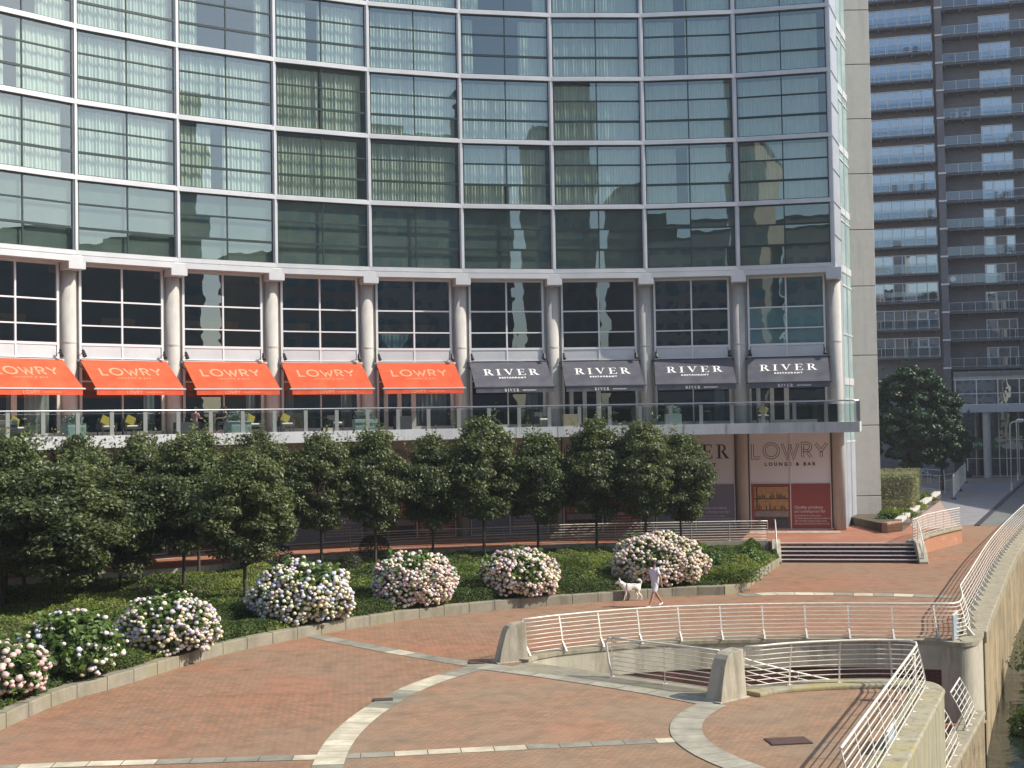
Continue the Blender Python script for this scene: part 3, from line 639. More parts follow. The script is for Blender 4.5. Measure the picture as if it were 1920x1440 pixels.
# ================================================================== PLANTER BED, KERB, TERRACE
KERB = [xy(G(x, y)) for x, y in ((-260, 1490), (-120, 1425), (0, 1370), (110, 1318), (217, 1290), (320, 1257), (413, 1227), (547, 1200), (640, 1182), (767, 1162), (940, 1142), (1150, 1127), (1280, 1117), (1350, 1116), (1385, 1114), (1398, 1106), (1430, 1082), (1462, 1060))]
KERB = [xy(p) for p in resample(smooth(KERB, 1), 1.15)]
mb = MB(); ribbon(mb, KERB, 0.0, 0.42, -0.05, 0.38)
for i in range(len(KERB) - 1): pass
kb_ = mb.build('planter_kerb', M['kerbstone'], None, bevel=.03, label='low curved concrete kerb wall holding the flower bed', cat='kerb wall')
mb = MB(); ko, ki = offs(KERB, -.006), offs(KERB, .43)
for i in range(1, len(KERB) - 1):
    a, b_ = Vector((*ko[i], 0)), Vector((*ki[i], 0)); mb.bar(a, a + Vector((0, 0, .384)), .010, .010, up=Vector((0, 1, 0))); mb.bar(a + Vector((0, 0, .384)), b_ + Vector((0, 0, .384)), .010, .006)
mb.build('joint', M['anthracite'], kb_, local=True)
TZ = 0.85
TER = [xy(G(x, y, TZ)) for x, y in ((-420, 1135), (-120, 1098), (60, 1083), (230, 1073), (360, 1064), (480, 1052), (560, 1046), (650, 1040), (770, 1033), (887, 1029), (1003, 1024), (1060, 1021), (1200, 1018), (1357, 1015), (1440, 1014))]
TER = [xy(p) for p in resample(smooth(TER, 1), 1.2)]
ST0, ST1 = G(1462, 1018, TZ), G(1712, 1018, TZ)
FLK = [xy(G(x, y, TZ)) for x, y in ((1712, 1018), (1738, 1006), (1765, 999), (1800, 991))]
mb = MB(); back = [(33.6, 100), (30, 118), (-60, 118), (-75, 60)]
tp = TER + [xy(ST0), xy(ST1)] + FLK[1:] + back
mb.prism(tp, -0.2, TZ); mb.build('terrace', M['paving_red'], kind='structure')
mb = MB(); mb.poly([(23.6, 74.6, TZ + .006), (FLK[-1][0], FLK[-1][1] + .1, TZ + .006), (33.5, 99.8, TZ + .006), (29, 99.8, TZ + .006)]); mb.build('path', simple('pinkish_paving', (0.40, 0.30, 0.25), .85, c2=(.33, .24, .2), scale=1.2), kind='structure')
mb = MB(); ribbon(mb, TER, -0.14, 0.16, -0.1, TZ + .03); mb.build('terrace_wall', M['concrete'], None, label='pale concrete retaining wall of the upper terrace behind the planting', cat='retaining wall')
railing('terrace_railing', [(x, y) for x, y in TER if x > -9.5], 1.05, 7, 2.1, 0.0, 'long white steel railing along the terrace edge behind the trees', hand=.032, bar=.017, z=TZ + .03)
# steps to the terrace
e = empty('terrace_steps', ((ST0.x + ST1.x) / 2, ST0.y - 1, 0), 0, 'five dark brick steps with white nosings up to the terrace', 'steps')
mbr = MB(); sd = (ST1 - ST0); sd.z = 0; sd.normalize(); sn = Vector((sd.y, -sd.x, 0))
for k in range(5):
    z = TZ - k * 0.17; o = sn * (0.44 * k)
    a, b_ = Vector((ST0.x, ST0.y, 0)) + o, Vector((ST1.x, ST1.y, 0)) + o
    if k: mbr.prism([xy(a), xy(b_), xy(b_ + sn * -.44), xy(a + sn * -.44)], 0, z)
    n_ = MB(); n_.prism([xy(a + sn * .03), xy(b_ + sn * .03), xy(b_ - sn * .09), xy(a - sn * .09)], z - .035, z + .006); n_.build('nosing', M['white'], e)
mbr.build('step_flight', M['brickwall'], e)
def cheek(x_, lab):
    a = Vector(x_); e = empty('stair_cheek_wall', (a.x, a.y, 0), atan2(-sn.y, -sn.x), lab, 'wall')
    pr = [(-2.35, 0), (-2.35, .12), (-2.0, .5), (-1.2, .95), (-.4, 1.02), (.5, 1.02), (.5, 0)]
    vs = [(x, -.22, z) for x, z in pr] + [(x, .22, z) for x, z in pr]; n = len(pr)
    mb = MB(); mb.add(vs, [tuple(range(n)), tuple(reversed(range(n, 2 * n)))] + [(i, i + n, (i + 1) % n + n, (i + 1) % n) for i in range(n)]); mb.build('wall_body', M['concrete'], e, local=True, bevel=.02)
    for yy in (0.0,):
        mb = MB(); mb.tube([(.5, yy, 2.05), (-.3, yy, 2.0), (-1.1, yy, 1.75), (-2.2, yy, 1.1), (-2.25, yy, .95), (-2.2, yy, .2)], .03, 8); mb.build('handrail', M['rail'], e, local=True, smooth=True)
        for k in range(5):
            mb = MB(); d = .17 * (k + 1); mb.tube([(.5, yy, 2.05 - d), (-.3, yy, 2.0 - d), (-1.1, yy, 1.75 - d), (-2.15, yy, 1.12 - d)], .012, 5); mb.build('crossbar', M['rail'], e, local=True)
        mb = MB(); mb.bar((-.3, yy, 1.0), (-.3, yy, 2.0), .045, .02); mb.build('post', M['rail'], e, local=True)
cheek(Vector((ST0.x - .22, ST0.y, 0)), 'tapered concrete cheek wall with handrail at the left side of the terrace steps')
cheek(Vector((ST1.x + .22, ST1.y, 0)), 'tapered concrete cheek wall with handrail at the right side of the terrace steps')
e = empty('ramp_wall', (FLK[1][0], FLK[1][1], 0), 0, 'orange brick wall with concrete coping running back from the terrace steps', 'wall')
mb = MB(); ribbon(mb, FLK, -0.10, 0.2, -0.1, TZ - .02); mb.build('brick_face', M['brick_orange'], e)
mb = MB(); ribbon(mb, FLK, -0.2, 0.35, TZ - .02, TZ + .12); mb.build('coping', M['coping'], e, bevel=.02)
railing('terrace_railing', FLK, 1.1, 7, 1.4, 0.0, 'short white steel railing on the brick wall right of the terrace steps', hand=.03, bar=.014, z=TZ + .12)
# strip coloured like reflected sun along the foot of the hotel
# ================================================================== HOTEL
CX, CY, RR = 8.04, 31.8, 43.67
PH0, DPH = -0.7567, 4.6 / 36.3942
BAY = 2 * RR * sin(DPH / 2)
def PH(i): return PH0 + i * DPH
def onarc(ph, r=RR, z=0): return Vector((CX + r * sin(ph), CY + r * cos(ph), z))
I0, I1 = -3, 8
hotel = empty('hotel_building', (CX, CY + RR, 0.85), 0, 'large curved glass hotel with white bands, round columns, shop awnings and a concrete end pier', 'building')
Z_ = [16.45 + 3.86 * k for k in range(0, 7)]
def bayframe(i):
    a, b = onarc(PH(i)), onarc(PH(i + 1)); mid_ = (a + b) / 2; return mid_, -(PH(i) + PH(i + 1)) / 2
def place(o, i, z, parent=hotel):
    mid_, rz = bayframe(i); W = Matrix.Translation((mid_.x, mid_.y, z)) @ Matrix.Rotation(rz, 4, 'Z')
    o.parent = parent; o.matrix_local = wmat(parent).inverted() @ W; return W
HB = BAY / 2
# --- storey window of one bay: dark frame > glass, curtain
fr = MB(); y = 0.0
for x in (-HB + .16, 0, HB - .16): fr.box(x - .034, x + .034, -.03, .06, .14, 3.72)
for z_, hh_ in ((1.32, .13), (2.55, .085), (.17, .07), (3.70, .07)): fr.box(-HB + .13, HB - .13, -.045, .05, z_ - hh_ / 2, z_ + hh_ / 2)
gl = MB()
for (x0, x1) in ((-HB + .16, -.0), (0.0, HB - .16)):
    for (z0, z1) in ((.18, 1.32), (1.32, 2.55), (2.55, 3.70)):
        ty = random.uniform(-.006, .006); tx = random.uniform(-.006, .006)
        gl.quad((x0 + .02, .01 + ty, z0 + .02), (x1 - .02, .01 - ty, z0 + .02), (x1 - .02, .012 - ty + tx, z1 - .02), (x0 + .02, .012 + ty + tx, z1 - .02))
def curtain_mb(spans, seed):
    r = random.Random(seed); mb = MB()
    for (x0, x1) in spans:
        n = int((x1 - x0) / 0.028); ph = r.uniform(0, 6); pts = []; xx = x0; a = 0
        amp = r.uniform(.03, .055)
        for k in range(n + 1):
            a += r.uniform(.55, 1.35); pts.append((x0 + (x1 - x0) * k / n, .34 + amp * sin(a) + .03 * sin(a * .31 + ph)))
        b0 = len(mb.v); lean = r.uniform(-.12, .12)
        for (px, py) in pts: mb.v.append((px, py, .16)); mb.v.append((px + lean * .25 * sin(px * 3), py * 1.0 + .02, 3.55))
        for k in range(n): mb.f.append((b0 + 2 * k, b0 + 2 * k + 2, b0 + 2 * k + 3, b0 + 2 * k + 1)); mb.c.append(None); mb.mi.append(0)
    return mb
CV = [((-HB + .22, HB - .22),), ((-HB + .22, -.1), (.05, HB - .3)), ((-HB + .22, -.75), (-.1, HB - .22)), ((-HB + .22, HB - .62),), ((-HB + .3, -HB + .9), (.9, HB - .25)), ((-HB + .22, -HB + 1.0),), ((HB - .95, HB - .22), (-HB + .22, -1.5))]
cm = [curtain_mb(s, 5 + k).build('curtain', M['curtain'], None, local=True, smooth=True) for k, s in enumerate(CV)]
# opaque blind (grey lower storey)
bl = MB(); bl.quad((-HB + .15, .22, .15), (HB - .15, .22, .15), (HB - .15, .22, 3.72), (-HB + .15, .22, 3.72)); blind = bl.build('blind', M['blind'], None, local=True)
w0 = fr.build('window', M['darkframe'], None, local=True); g0 = gl.build('glass', M['glass'], None, local=True); g0.parent = w0
protoused = set()
def take(o, parent):
    c = o if o.name not in protoused else o.copy()
    if c is not o: col.objects.link(c)
    protoused.add(o.name); c.parent = parent; return c
cpick = {(-1, 1): 4, (0, 2): 1, (3, 5): 5, (6, 5): 5, (6, 4): 2}
first = True
for k in range(0, 6):
    for i in range(I0, I1):
        if first: wdw, g = w0, g0; first = False
        else:
            wdw = w0.copy(); col.objects.link(wdw); g = g0.copy(); col.objects.link(g); g.parent = wdw
        W = place(wdw, i, Z_[k]); WM[wdw.name] = W
        if k == 0: take(blind, wdw)
        else:
            rs = random.Random(i * 31 + k * 7); v = rs.choices(range(7), (26, 18, 13, 20, 5, 2, 5))[0]
            v = {(-1, 3): 4, (2, 4): 6, (5, 5): 5, (6, 5): 6, (-2, 4): 5}.get((i, k), v)
            take(cm[v], wdw)
for c_ in cm:
    if c_.name not in protoused: bpy.data.objects.remove(c_)
# --- rooms behind: floors, cross walls, rear wall
def arcpl(r, i0=I0, i1=I1, n=2): return [xy(onarc(PH(i0) + (i1 - i0) * DPH * k / ((i1 - i0) * n), r)) for k in range((i1 - i0) * n + 1)]
base = arcpl(RR, n=1)
fs_ = MB()
for z in Z_: ribbon(fs_, base, .32, 6.5, z - .14, z + .12)
fs_.build('floor_slab', M['interior'], hotel)
wl = MB(); ribbon(wl, base, 4.2, 4.5, Z_[0], Z_[-1]); ribbon(wl, base, 6.5, 6.8, .85, Z_[-1] + 1)
wl.build('rear_wall', M['interior'], hotel)
pw = MB()
for i in range(I0, I1 + 1):
    p = onarc(PH(i), RR + .35); q = onarc(PH(i), RR + 4.3)
    pw.prism([xy(p + Vector((-.08, 0, 0))), xy(p + Vector((.08, 0, 0))), xy(q + Vector((.08, 0, 0))), xy(q + Vector((-.08, 0, 0)))], Z_[0], Z_[-1])
pw.build('partition_wall', M['interior'], hotel)
rf = MB(); ribbon(rf, base, -.2, 6.9, Z_[-1] + .35, Z_[-1] + .7); rf.build('roof', M['slab'], hotel)
# --- white floor bands and mullions
for k, z in enumerate(Z_):
    b_ = MB()
    if k == 0:
        ribbon(b_, base, .35, -.14, z - .06, z + .17); ribbon(b_, base, .35, -.20, z - .40, z - .10); ribbon(b_, base, .35, -.08, z - .10, z - .06)
        b_.build('cornice', M['whitemetal'], hotel)
    else:
        ribbon(b_, base, .3, -.17, z - .11, z + .11); ribbon(b_, base, .3, -.10, z + .111, z + .16); b_.build('floor_band', M['whitemetal'], hotel)
mm = MB(); mm.box(-.055, .055, -.16, .2, Z_[0] + .18, Z_[-1] - .12); mm.box(-.13, .13, -.06, .3, Z_[0] + .18, Z_[-1] - .12)
m0 = None
for i in range(I0, I1 + 1):
    o = mm.build('mullion', M['whitemetal'], None, local=True) if m0 is None else m0.copy()
    if m0 is not None: col.objects.link(o)
    m0 = m0 or o
    p = onarc(PH(i)); W = Matrix.Translation((p.x, p.y, 0)) @ Matrix.Rotation(-PH(i), 4, 'Z'); o.parent = hotel; o.matrix_local = wmat(hotel).inverted() @ W
# --- columns with capitals, from terrace to cornice
cc = MB(); cc.tube([(0, 0, .85), (0, 0, 15.75)], .37, 24)
cr = MB()
for z in (11.95,): cr.tube([(0, 0, z), (0, 0, z + .08)], .385, 24)
cp = MB(); cp.box(-.45, .45, -.22, .95, 15.66, 16.34)
lt = MB(); lt.box(-.05, .05, -.5, .5, 0, .04)
c0_ = None
for i in range(I0, I1 + 1):
    if c0_ is None:
        c0_ = (cc.build('column', M['column'], None, local=True, smooth=False), cp.build('capital', M['whitemetal'], None, local=True, bevel=.02), cr.build('collar', M['column'], None, local=True)); o, k1, k2 = c0_
        for p_ in c0_[0].data.polygons: p_.use_smooth = len(p_.vertices) == 4
    else:
        o, k1, k2 = [q.copy() for q in c0_]
        for q in (o, k1, k2): col.objects.link(q)
    p = onarc(PH(i), RR + .85); W = Matrix.Translation((p.x, p.y, 0)) @ Matrix.Rotation(-PH(i), 4, 'Z'); o.parent = hotel; o.matrix_local = wmat(hotel).inverted() @ W; WM[o.name] = W
    k1.parent = o; k2.parent = o; k1.location = (0, -.85, 0)
# --- restaurant storeys in bay-local space (x along, y inwards)
GY = .85; X1 = HB - .54
def bayobj(mb, name, mat, i, parent=None, **kw):
    o = mb.build(name, mat, None, local=True, **kw)
    if parent is None: place(o, i, 0)
    else: o.parent = parent
    return o
fr2 = MB()
for x in (-X1, X1): fr2.box(x - .06, x + .06, GY - .05, GY + .12, 11.2, 16.02)
fr2.box(-.045, .045, GY - .05, GY + .1, 11.2, 16.02)
for z, h_ in ((11.93, .13), (12.9, .07), (14.17, .08), (15.98, .1), (11.24, .07)): fr2.box(-X1, X1, GY - .055, GY + .1, z - h_ / 2, z + h_ / 2)
gl2 = MB(); gl2.quad((-X1, GY + .02, 11.95), (X1, GY + .02, 11.95), (X1, GY + .02, 16), (-X1, GY + .02, 16))
sp = MB(); sp.box(-X1 + .1, -.05, GY - .02, GY + .2, 11.28, 11.86); sp.box(.05, X1 - .1, GY - .02, GY + .2, 11.28, 11.86)
inf = MB()
for s in (-1, 1): inf.box(*sorted((s * (X1 + .09), s * HB)), GY + .1, GY + .2, 7.2, 16.1)
inf.box(-HB, HB, .35, GY + .3, 16.03, 16.08)
lamps2 = []
for s in (-1, 1):
    lam = MB(); lamps2.append(lam); lam.tube([(s * (X1 - .02), GY - .1, 11.45), (s * (X1 - .02), GY - .38, 11.52)], .03, 6); lam.tube([(s * (X1 - .05), GY - .5, 11.28), (s * (X1 - .02), GY - .3, 11.62)], [.11, .07], 8)
films = {3: None}
protos = {}
def inst(key, fn, i, parent=None):
    if key not in protos:
        o = fn(); protos[key] = o
    else:
        o = protos[key].copy(); col.objects.link(o)
    if parent is None: W = place(o, i, 0); WM[o.name] = W
    else: o.parent = parent; WM[o.name] = wmat(parent)
    return o
# doors level
dr_ = MB()
for x in (-X1, X1): dr_.box(x - .07, x + .07, GY - .05, GY + .1, 7.24, 11.2)
dr_.box(-.04, .04, GY - .05, GY + .1, 7.24, 11.2); dr_.box(-X1, X1, GY - .05, GY + .1, 7.24, 7.42); dr_.box(-X1, X1, GY - .04, GY + .09, 10.0, 10.07)
drd = MB()
for x in (-1.75, -.95, -.12): drd.box(x - .12, x + .12, GY - .06, GY + .1, 7.24, 9.95)
drd.box(-1.8, -.1, GY - .07, GY + .1, 9.75, 10.0)
gl3 = MB(); gl3.quad((-X1, GY + .02, 7.4), (X1, GY + .02, 7.4), (X1, GY + .02, 11.2), (-X1, GY + .02, 11.2))
dcur = MB()
def cur(mb, x0, x1, z0, z1, yy, amp=.06, st=.05):
    n = max(int((x1 - x0) / st), 2); b0 = len(mb.v); a = 0
    for k in range(n + 1):
        a += random.uniform(.7, 1.5); yv = yy + amp * sin(a); mb.v += [(x0 + (x1 - x0) * k / n, yv, z0), (x0 + (x1 - x0) * k / n, yv, z1)]
    for k in range(n): mb.f.append((b0 + 2 * k, b0 + 2 * k + 2, b0 + 2 * k + 3, b0 + 2 * k + 1)); mb.c.append(None); mb.mi.append(0)
# awning
def awning_geo():
    top, bot = Vector((0, GY - .25, 11.12)), Vector((0, GY - 2.35, 9.62)); mb = MB(); wt = 2.33; seg = 8
    for k in range(seg):
        a, b_ = k / seg, (k + 1) / seg
        def P(f, s, x): sag = -.012 * sin(pi * f) * (1 - abs(x)); p = top.lerp(bot, f); return (x * wt, p.y, p.z + sag)
        for q in range(6):
            xa, xb = -1 + q / 3, -1 + (q + 1) / 3
            mb.quad(P(b, 0, xa) if False else P(b_, 0, xa), P(b_, 0, xb), P(a, 0, xb), P(a, 0, xa))
    return mb, top, bot, wt
aw, AT, AB, AW = awning_geo(); aw.v = list(aw.v)
val = MB(); n = 24
for k in range(n):
    x0, x1 = -AW + .03 + (2 * AW - .06) * k / n, -AW + .03 + (2 * AW - .06) * (k + 1) / n; d = lambda x: .012 * sin(x * 7)
    val.quad((x0, AB.y - .01 + d(x0), 9.27), (x1, AB.y - .01 + d(x1), 9.27), (x1, AB.y - .01, 9.55), (x0, AB.y - .01, 9.55))
abar = MB(); abar.bar((-AW - .1, AB.y, 9.585), (AW + .1, AB.y, 9.585), .09, .07); abar.bar((-AW - .12, AT.y + .1, 11.1), (AW + .12, AT.y + .1, 11.1), .16, .12)
aarm = MB()
for s in (-1, 1): aarm.bar((s * (AW + .02), AT.y + .1, 10.85), (s * (AW - .35), GY - 1.3, 10.2), .05, .05); aarm.bar((s * (AW - .35), GY - 1.3, 10.2), (s * (AW - .1), AB.y + .04, 9.58), .05, .05)
Ua = Vector((1, 0, 0)); Va = (AT - AB).normalized(); Na = Ua.cross(Va).normalized()
if Na.z < 0: Na = -Na
def awn_text(kind):
    mb = MB(); O = AB.lerp(AT, .46) + Na * .006; T2 = Vector((0, AB.y - .035, 9.33))
    if kind == 'o':
        lay(mb, strokes('LOWRY', .62, .115, .17), O, Ua, Va); lay(mb, text_geo('LOUNGE & BAR', .17, bold=.006, spacing=1.6), O - Va * .33, Ua, Va)
        lay(mb, strokes('LOWRY', .155, .035, .04), T2 + Vector((-.35, 0, 0)), Ua, Vector((0, 0, 1))); lay(mb, text_geo('LOUNGE & BAR', .1, bold=.003, spacing=1.4), T2 + Vector((.72, 0, .04)), Ua, Vector((0, 0, 1)))
    else:
        lay(mb, serif('RIVER', .66, .19), O, Ua, Va); lay(mb, text_geo('RESTAURANT', .19, bold=.01, spacing=1.5), O - Va * .33, Ua, Va)
        lay(mb, serif('RIVER', .17, .05), T2 + Vector((-.2, 0, 0)), Ua, Vector((0, 0, 1))); lay(mb, text_geo('RESTAURANT', .1, bold=.003, spacing=1.4), T2 + Vector((.85, 0, .04)), Ua, Vector((0, 0, 1)))
    return mb
tx = {'o': awn_text('o'), 'g': awn_text('g')}
doorbays = {3, -1, 5, 7}; curt = {-1: [(-1.9, -1.3), (-.3, .2), (.6, 1.9)], 0: [(1.3, 1.95)], 1: [(1.4, 1.95)], 2: [(-1.95, -1.5), (1.3, 1.95)], 3: [(.05, 2.0)], 4: [(1.2, 1.9)], 5: [(-1.9, -1.7)], 6: [(1.3, 1.9)]}
for i in range(I0, I1):
    w_ = inst('rw', lambda: fr2.build('restaurant_window', M['whiteframe'], None, local=True), i)
    inst('rg', lambda: gl2.build('glass', M['glass_lo'], None, local=True), i, w_)
    inst('sp', lambda: sp.build('spandrel_panel', M['whitemetal'], None, local=True), i)
    inst('inf', lambda: inf.build('infill_panel', M['column'], None, local=True), i)
    inst('lam0', lambda: lamps2[0].build('wall_spotlight', M['black'], None, local=True), i); inst('lam1', lambda: lamps2[1].build('wall_spotlight', M['black'], None, local=True), i)
    if i == 7:
        f = MB(); f.quad((-X1, GY + .06, 11.95), (X1, GY + .06, 11.95), (X1, GY + .06, 14.17), (-X1, GY + .06, 14.17)); bayobj(f, 'frosted_film', M['glass_pale'], i, w_)
        f = MB(); f.quad((-X1, GY + .06, 14.17), (X1, GY + .06, 14.17), (X1, GY + .06, 16), (-X1, GY + .06, 16)); bayobj(f, 'upper_film', M['glass_top'], i, w_)
    d_ = inst('dw', lambda: dr_.build('door_window', M['column'], None, local=True), i)
    inst('dg', lambda: gl3.build('glass', M['glass_lo'], None, local=True), i, d_)
    if i in doorbays: inst('dd', lambda: drd.build('double_door', M['column'], None, local=True), i)
    for (x0, x1) in curt.get(i, []):
        c = MB(); cur(c, x0, x1, 7.3, 10.9, GY + .3); bayobj(c, 'drape', M['curtain2'] if i != -1 else M['curtain'], i, d_, smooth=True)
    kind = 'o' if i <= 3 else 'g'
    a_ = inst('aw' + kind, lambda: aw.build('awning', M['orange' if kind == 'o' else 'greycanvas'], None, local=True, smooth=True), i)
    inst('val' + kind, lambda: val.build('valance', M['orange' if kind == 'o' else 'greycanvas'], None, local=True, smooth=True), i, a_)
    inst('abar' + kind, lambda: abar.build('front_bar', M['whitemetal' if kind == 'o' else 'anthracite'], None, local=True), i, a_)
    inst('aarm' + kind, lambda: aarm.build('folding_arm', M['anthracite'], None, local=True), i, a_)
    inst('tx' + kind, lambda: tx[kind].build('lettering', M['print_or' if kind == 'o' else 'print_wh'], None, local=True), i, a_)
    # light strip inside the upper restaurant and wooden ceiling fin
    if i < 4 and i > -4:
        c = MB(); c.box(-2.0 if i != 0 else .1, 2.0 if i != 2 else .3, GY + 3.0, GY + 3.2, 13.2, 13.62); bayobj(c, 'timber_fin', M['wood'], i)
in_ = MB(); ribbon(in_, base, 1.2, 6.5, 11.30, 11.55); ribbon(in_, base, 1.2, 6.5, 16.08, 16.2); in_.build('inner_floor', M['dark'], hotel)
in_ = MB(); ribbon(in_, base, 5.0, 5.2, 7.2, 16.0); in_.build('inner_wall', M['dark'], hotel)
# --- balcony slab and glass balustrade
BR = RR - 5.9; PE = 0.284
bal = [xy(onarc(PH(I0) + (PE - PH(I0)) * k / 46, BR)) for k in range(47)]
bal_in = [xy(onarc(PH(I0) + (PE - PH(I0)) * k / 46, RR + 1.0)) for k in range(47)]
mb = MB()
for k in range(46):
    mb.prism([bal[k], bal[k + 1], bal_in[k + 1], bal_in[k]], 6.75, 7.24)
mb.build('balcony_floor', M['slab'], hotel)
bal2 = bal[:]
mb = MB(); ribbon(mb, bal, -.07, .25, 6.70, 7.27); 
mb.v = [v for v in mb.v]; mb.build('balcony_fascia', M['slab'], hotel)
eo = onarc(PE, BR); ei = onarc(PE, RR - .2); ev = (ei - eo).normalized()
mb = MB(); ribbon(mb, [xy(eo), xy(ei)], -.07, .2, 6.705, 7.268); mb.build('balcony_fascia', M['slab'], hotel)
mb = MB()
for k in range(0, 46, 2):
    p = onarc(PH(I0) + (PE - PH(I0)) * k / 46, BR - .075); t_ = Vector((cos(PH(I0) + (PE - PH(I0)) * k / 46), -sin(PH(I0) + (PE - PH(I0)) * k / 46), 0)); mb.bar(p + Vector((0, 0, 6.71)), p + Vector((0, 0, 7.26)), .02, .012)
mb.build('fascia_joint', M['post'], hotel)
rail_pts = [(*onarc(PH(I0) + (PE - PH(I0)) * k / 92, BR + .12).xy, 8.42) for k in range(93)]; gend = onarc(PE, RR - .6)
be = empty('glass_balustrade', (onarc(0, BR).x, onarc(0, BR).y, 7.27), 0, 'long curved glass balustrade with steel handrail along the restaurant balcony', 'balustrade')
mb = MB(); mb.tube(rail_pts + [(*(onarc(PE, BR + .12) + ev * 4.6).xy, 8.42)], .04, 8); mb.build('handrail', M['handrail'], be, smooth=True)
npost = 30; dp = (PE - PH(I0)) / 32.0
pm = None
for k in range(33):
    ph = PH(I0) + dp * k; p = onarc(ph, BR + .12)
    if k < 33:
        if pm is None: mb = MB(); mb.box(-.10, .10, -.02, .04, 7.27, 8.36); pm = mb.build('post', M['post'], None, local=True); o = pm
        else: o = pm.copy(); col.objects.link(o)
        o.parent = be; o.matrix_local = wmat(be).inverted() @ Matrix.Translation((p.x, p.y, 0)) @ Matrix.Rotation(-ph, 4, 'Z')
    if k < 32:
        a, b_ = onarc(ph, BR + .14), onarc(ph + dp, BR + .14)
        mb = MB(); mb.quad((a.x, a.y, 7.3), (b_.x, b_.y, 7.3), (b_.x, b_.y, 8.25), (a.x, a.y, 8.25)); mb.build('glass_panel', M['glass_bal'], be)
a = onarc(PE, BR + .2); b_ = a + ev * 4.4
mb = MB(); mb.quad((a.x, a.y, 7.3), (b_.x, b_.y, 7.3), (b_.x, b_.y, 8.25), (a.x, a.y, 8.25)); mb.build('glass_panel', M['glass_bal'], be)
# --- shop front under the balcony
def poster(i, kind):
    Yp = GY - .02; e1 = MB(); Wp = X1 + .12
    fm = MB()
    for x in (-Wp, 0, Wp): fm.box(x - .03, x + .03, Yp - .05, Yp + .1, .86, 6.68)
    for z in (.9, 3.64, 6.64): fm.box(-Wp, Wp, Yp - .045, Yp + .09, z - .03, z + .03)
    f_ = bayobj(fm, 'shop_window', M['whiteframe'], i)
    up = MB(); up.quad((-Wp, Yp, 3.66), (Wp, Yp, 3.66), (Wp, Yp, 6.66), (-Wp, Yp, 6.66)); bayobj(up, 'pale_poster', M['poster_w'], i, f_)
    lo = MB(); lo.quad((-Wp, Yp, .9), (Wp, Yp, .9), (Wp, Yp, 3.62), (-Wp, Yp, 3.62)); bayobj(lo, 'lower_poster', M['poster_m' if kind == 'l' else 'poster_g'], i, f_)
    tm = MB(); U, V = Vector((1, 0, 0)), Vector((0, 0, 1)); yy = Yp - .012
    if kind == 'l':
        lay(tm, strokes('LOWRY', .84, .034, .22, double=.13), (0.0, yy, 5.15), U, V); lay(tm, text_geo('LOUNGE & BAR', .27, bold=.012, spacing=1.7), (0, yy, 4.68), U, V)
    else:
        lay(tm, serif('RIVER', .85, .2), (0, yy, 5.15), U, V); lay(tm, text_geo('RESTAURANT', .27, bold=.012, spacing=1.7), (0, yy, 4.68), U, V)
    bayobj(tm, 'lettering', M['print_dk'], i, f_)
    t2 = MB(); xr = .2
    lay(t2, text_geo('Quality produce', .25, align='LEFT', bold=.006), (xr, yy, 2.12), U, V); lay(t2, text_geo('and contemporary flair', .25, align='LEFT', bold=.004), (xr, yy, 1.9 - .02), U, V, sx=.78)
    for q, s in enumerate(('Alongside the A la carte menu,', 'The River Restaurant will also continue to', 'offer its highly popular Sunday Lunch,', 'Monday Lunch and Daily Afternoon Tea.')):
        lay(t2, text_geo(s, .15, align='LEFT', bold=.003), (xr, yy, 1.66 - .16 * q), U, V, sx=.82)
    bayobj(t2, 'small_text', M['print_pk'], i, f_)
    if kind == 'l':
        t3 = MB(); lay(t3, strokes('LOWRY', .26, .045, .06), (1.25, yy, 3.2), U, V); lay(t3, text_geo('LOUNGE & BAR', .09), (1.25, yy, 3.05), U, V); bayobj(t3, 'small_logo', M['print_md'], i, f_)
        ph_ = MB(); x0, x1 = -Wp + .2, -.14
        def R_(a, b_, c, d, cl, dy=0.0): ph_.quad((a, yy - dy, c), (b_, yy - dy, c), (b_, yy - dy, d), (a, yy - dy, d), colr=cl)
        R_(x0, x1, 1.98, 3.5, (.50, .30, .12)); R_(x0, x1, 1.05, 1.97, (.12, .06, .04), .001); R_(x0, x1, 1.68, 1.96, (.30, .26, .24), .003)
        for z in (2.68, 2.0, 3.42): R_(x0, x1, z, z + .07, (.16, .06, .02), .004)
        R_(x0 + .12, x0 + .2, 2.0, 3.45, (.14, .05, .02), .005)
        rr_ = random.Random(3)
        for z, ncol in ((2.75, 15), (2.07, 15)):
            for q in range(ncol):
                xx = x0 + .25 + q * (x1 - x0 - .4) / ncol; hb = rr_.uniform(.14, .40); cl = rr_.choice([(.03, .05, .05), (.5, .42, .35), (.12, .05, .02), (.55, .3, .12), (.07, .1, .06), (.25, .08, .04)])
                R_(xx, xx + .07, z, z + hb * .7, cl, .006); R_(xx + .02, xx + .05, z + hb * .7, z + hb, cl, .006)
        for q in range(16): xx = x0 + q * (x1 - x0) / 16; ph_.poly([(xx, yy - .006, 1.68), (xx + (x1 - x0) / 32, yy - .006, 1.6), (xx + (x1 - x0) / 16, yy - .006, 1.68)], colr=(.30, .26, .24))
        R_(x0 + 1.25, x1, 1.05, 1.5, (.05, .08, .10), .007); R_(x0 + 1.35, x1 - .1, 1.48, 1.56, (.03, .03, .035), .008)
        M.setdefault('photo_print', simple('photo_print', (1, 1, 1), .5, attr=True, scale=6)); bayobj(ph_, 'shelf_photograph', M['photo_print'], i, f_)
for i in range(I0, I1): poster(i, 'l' if i % 2 else 'g')
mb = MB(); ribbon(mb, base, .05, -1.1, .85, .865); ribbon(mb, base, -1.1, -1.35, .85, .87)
for (pt) in range(0): pass
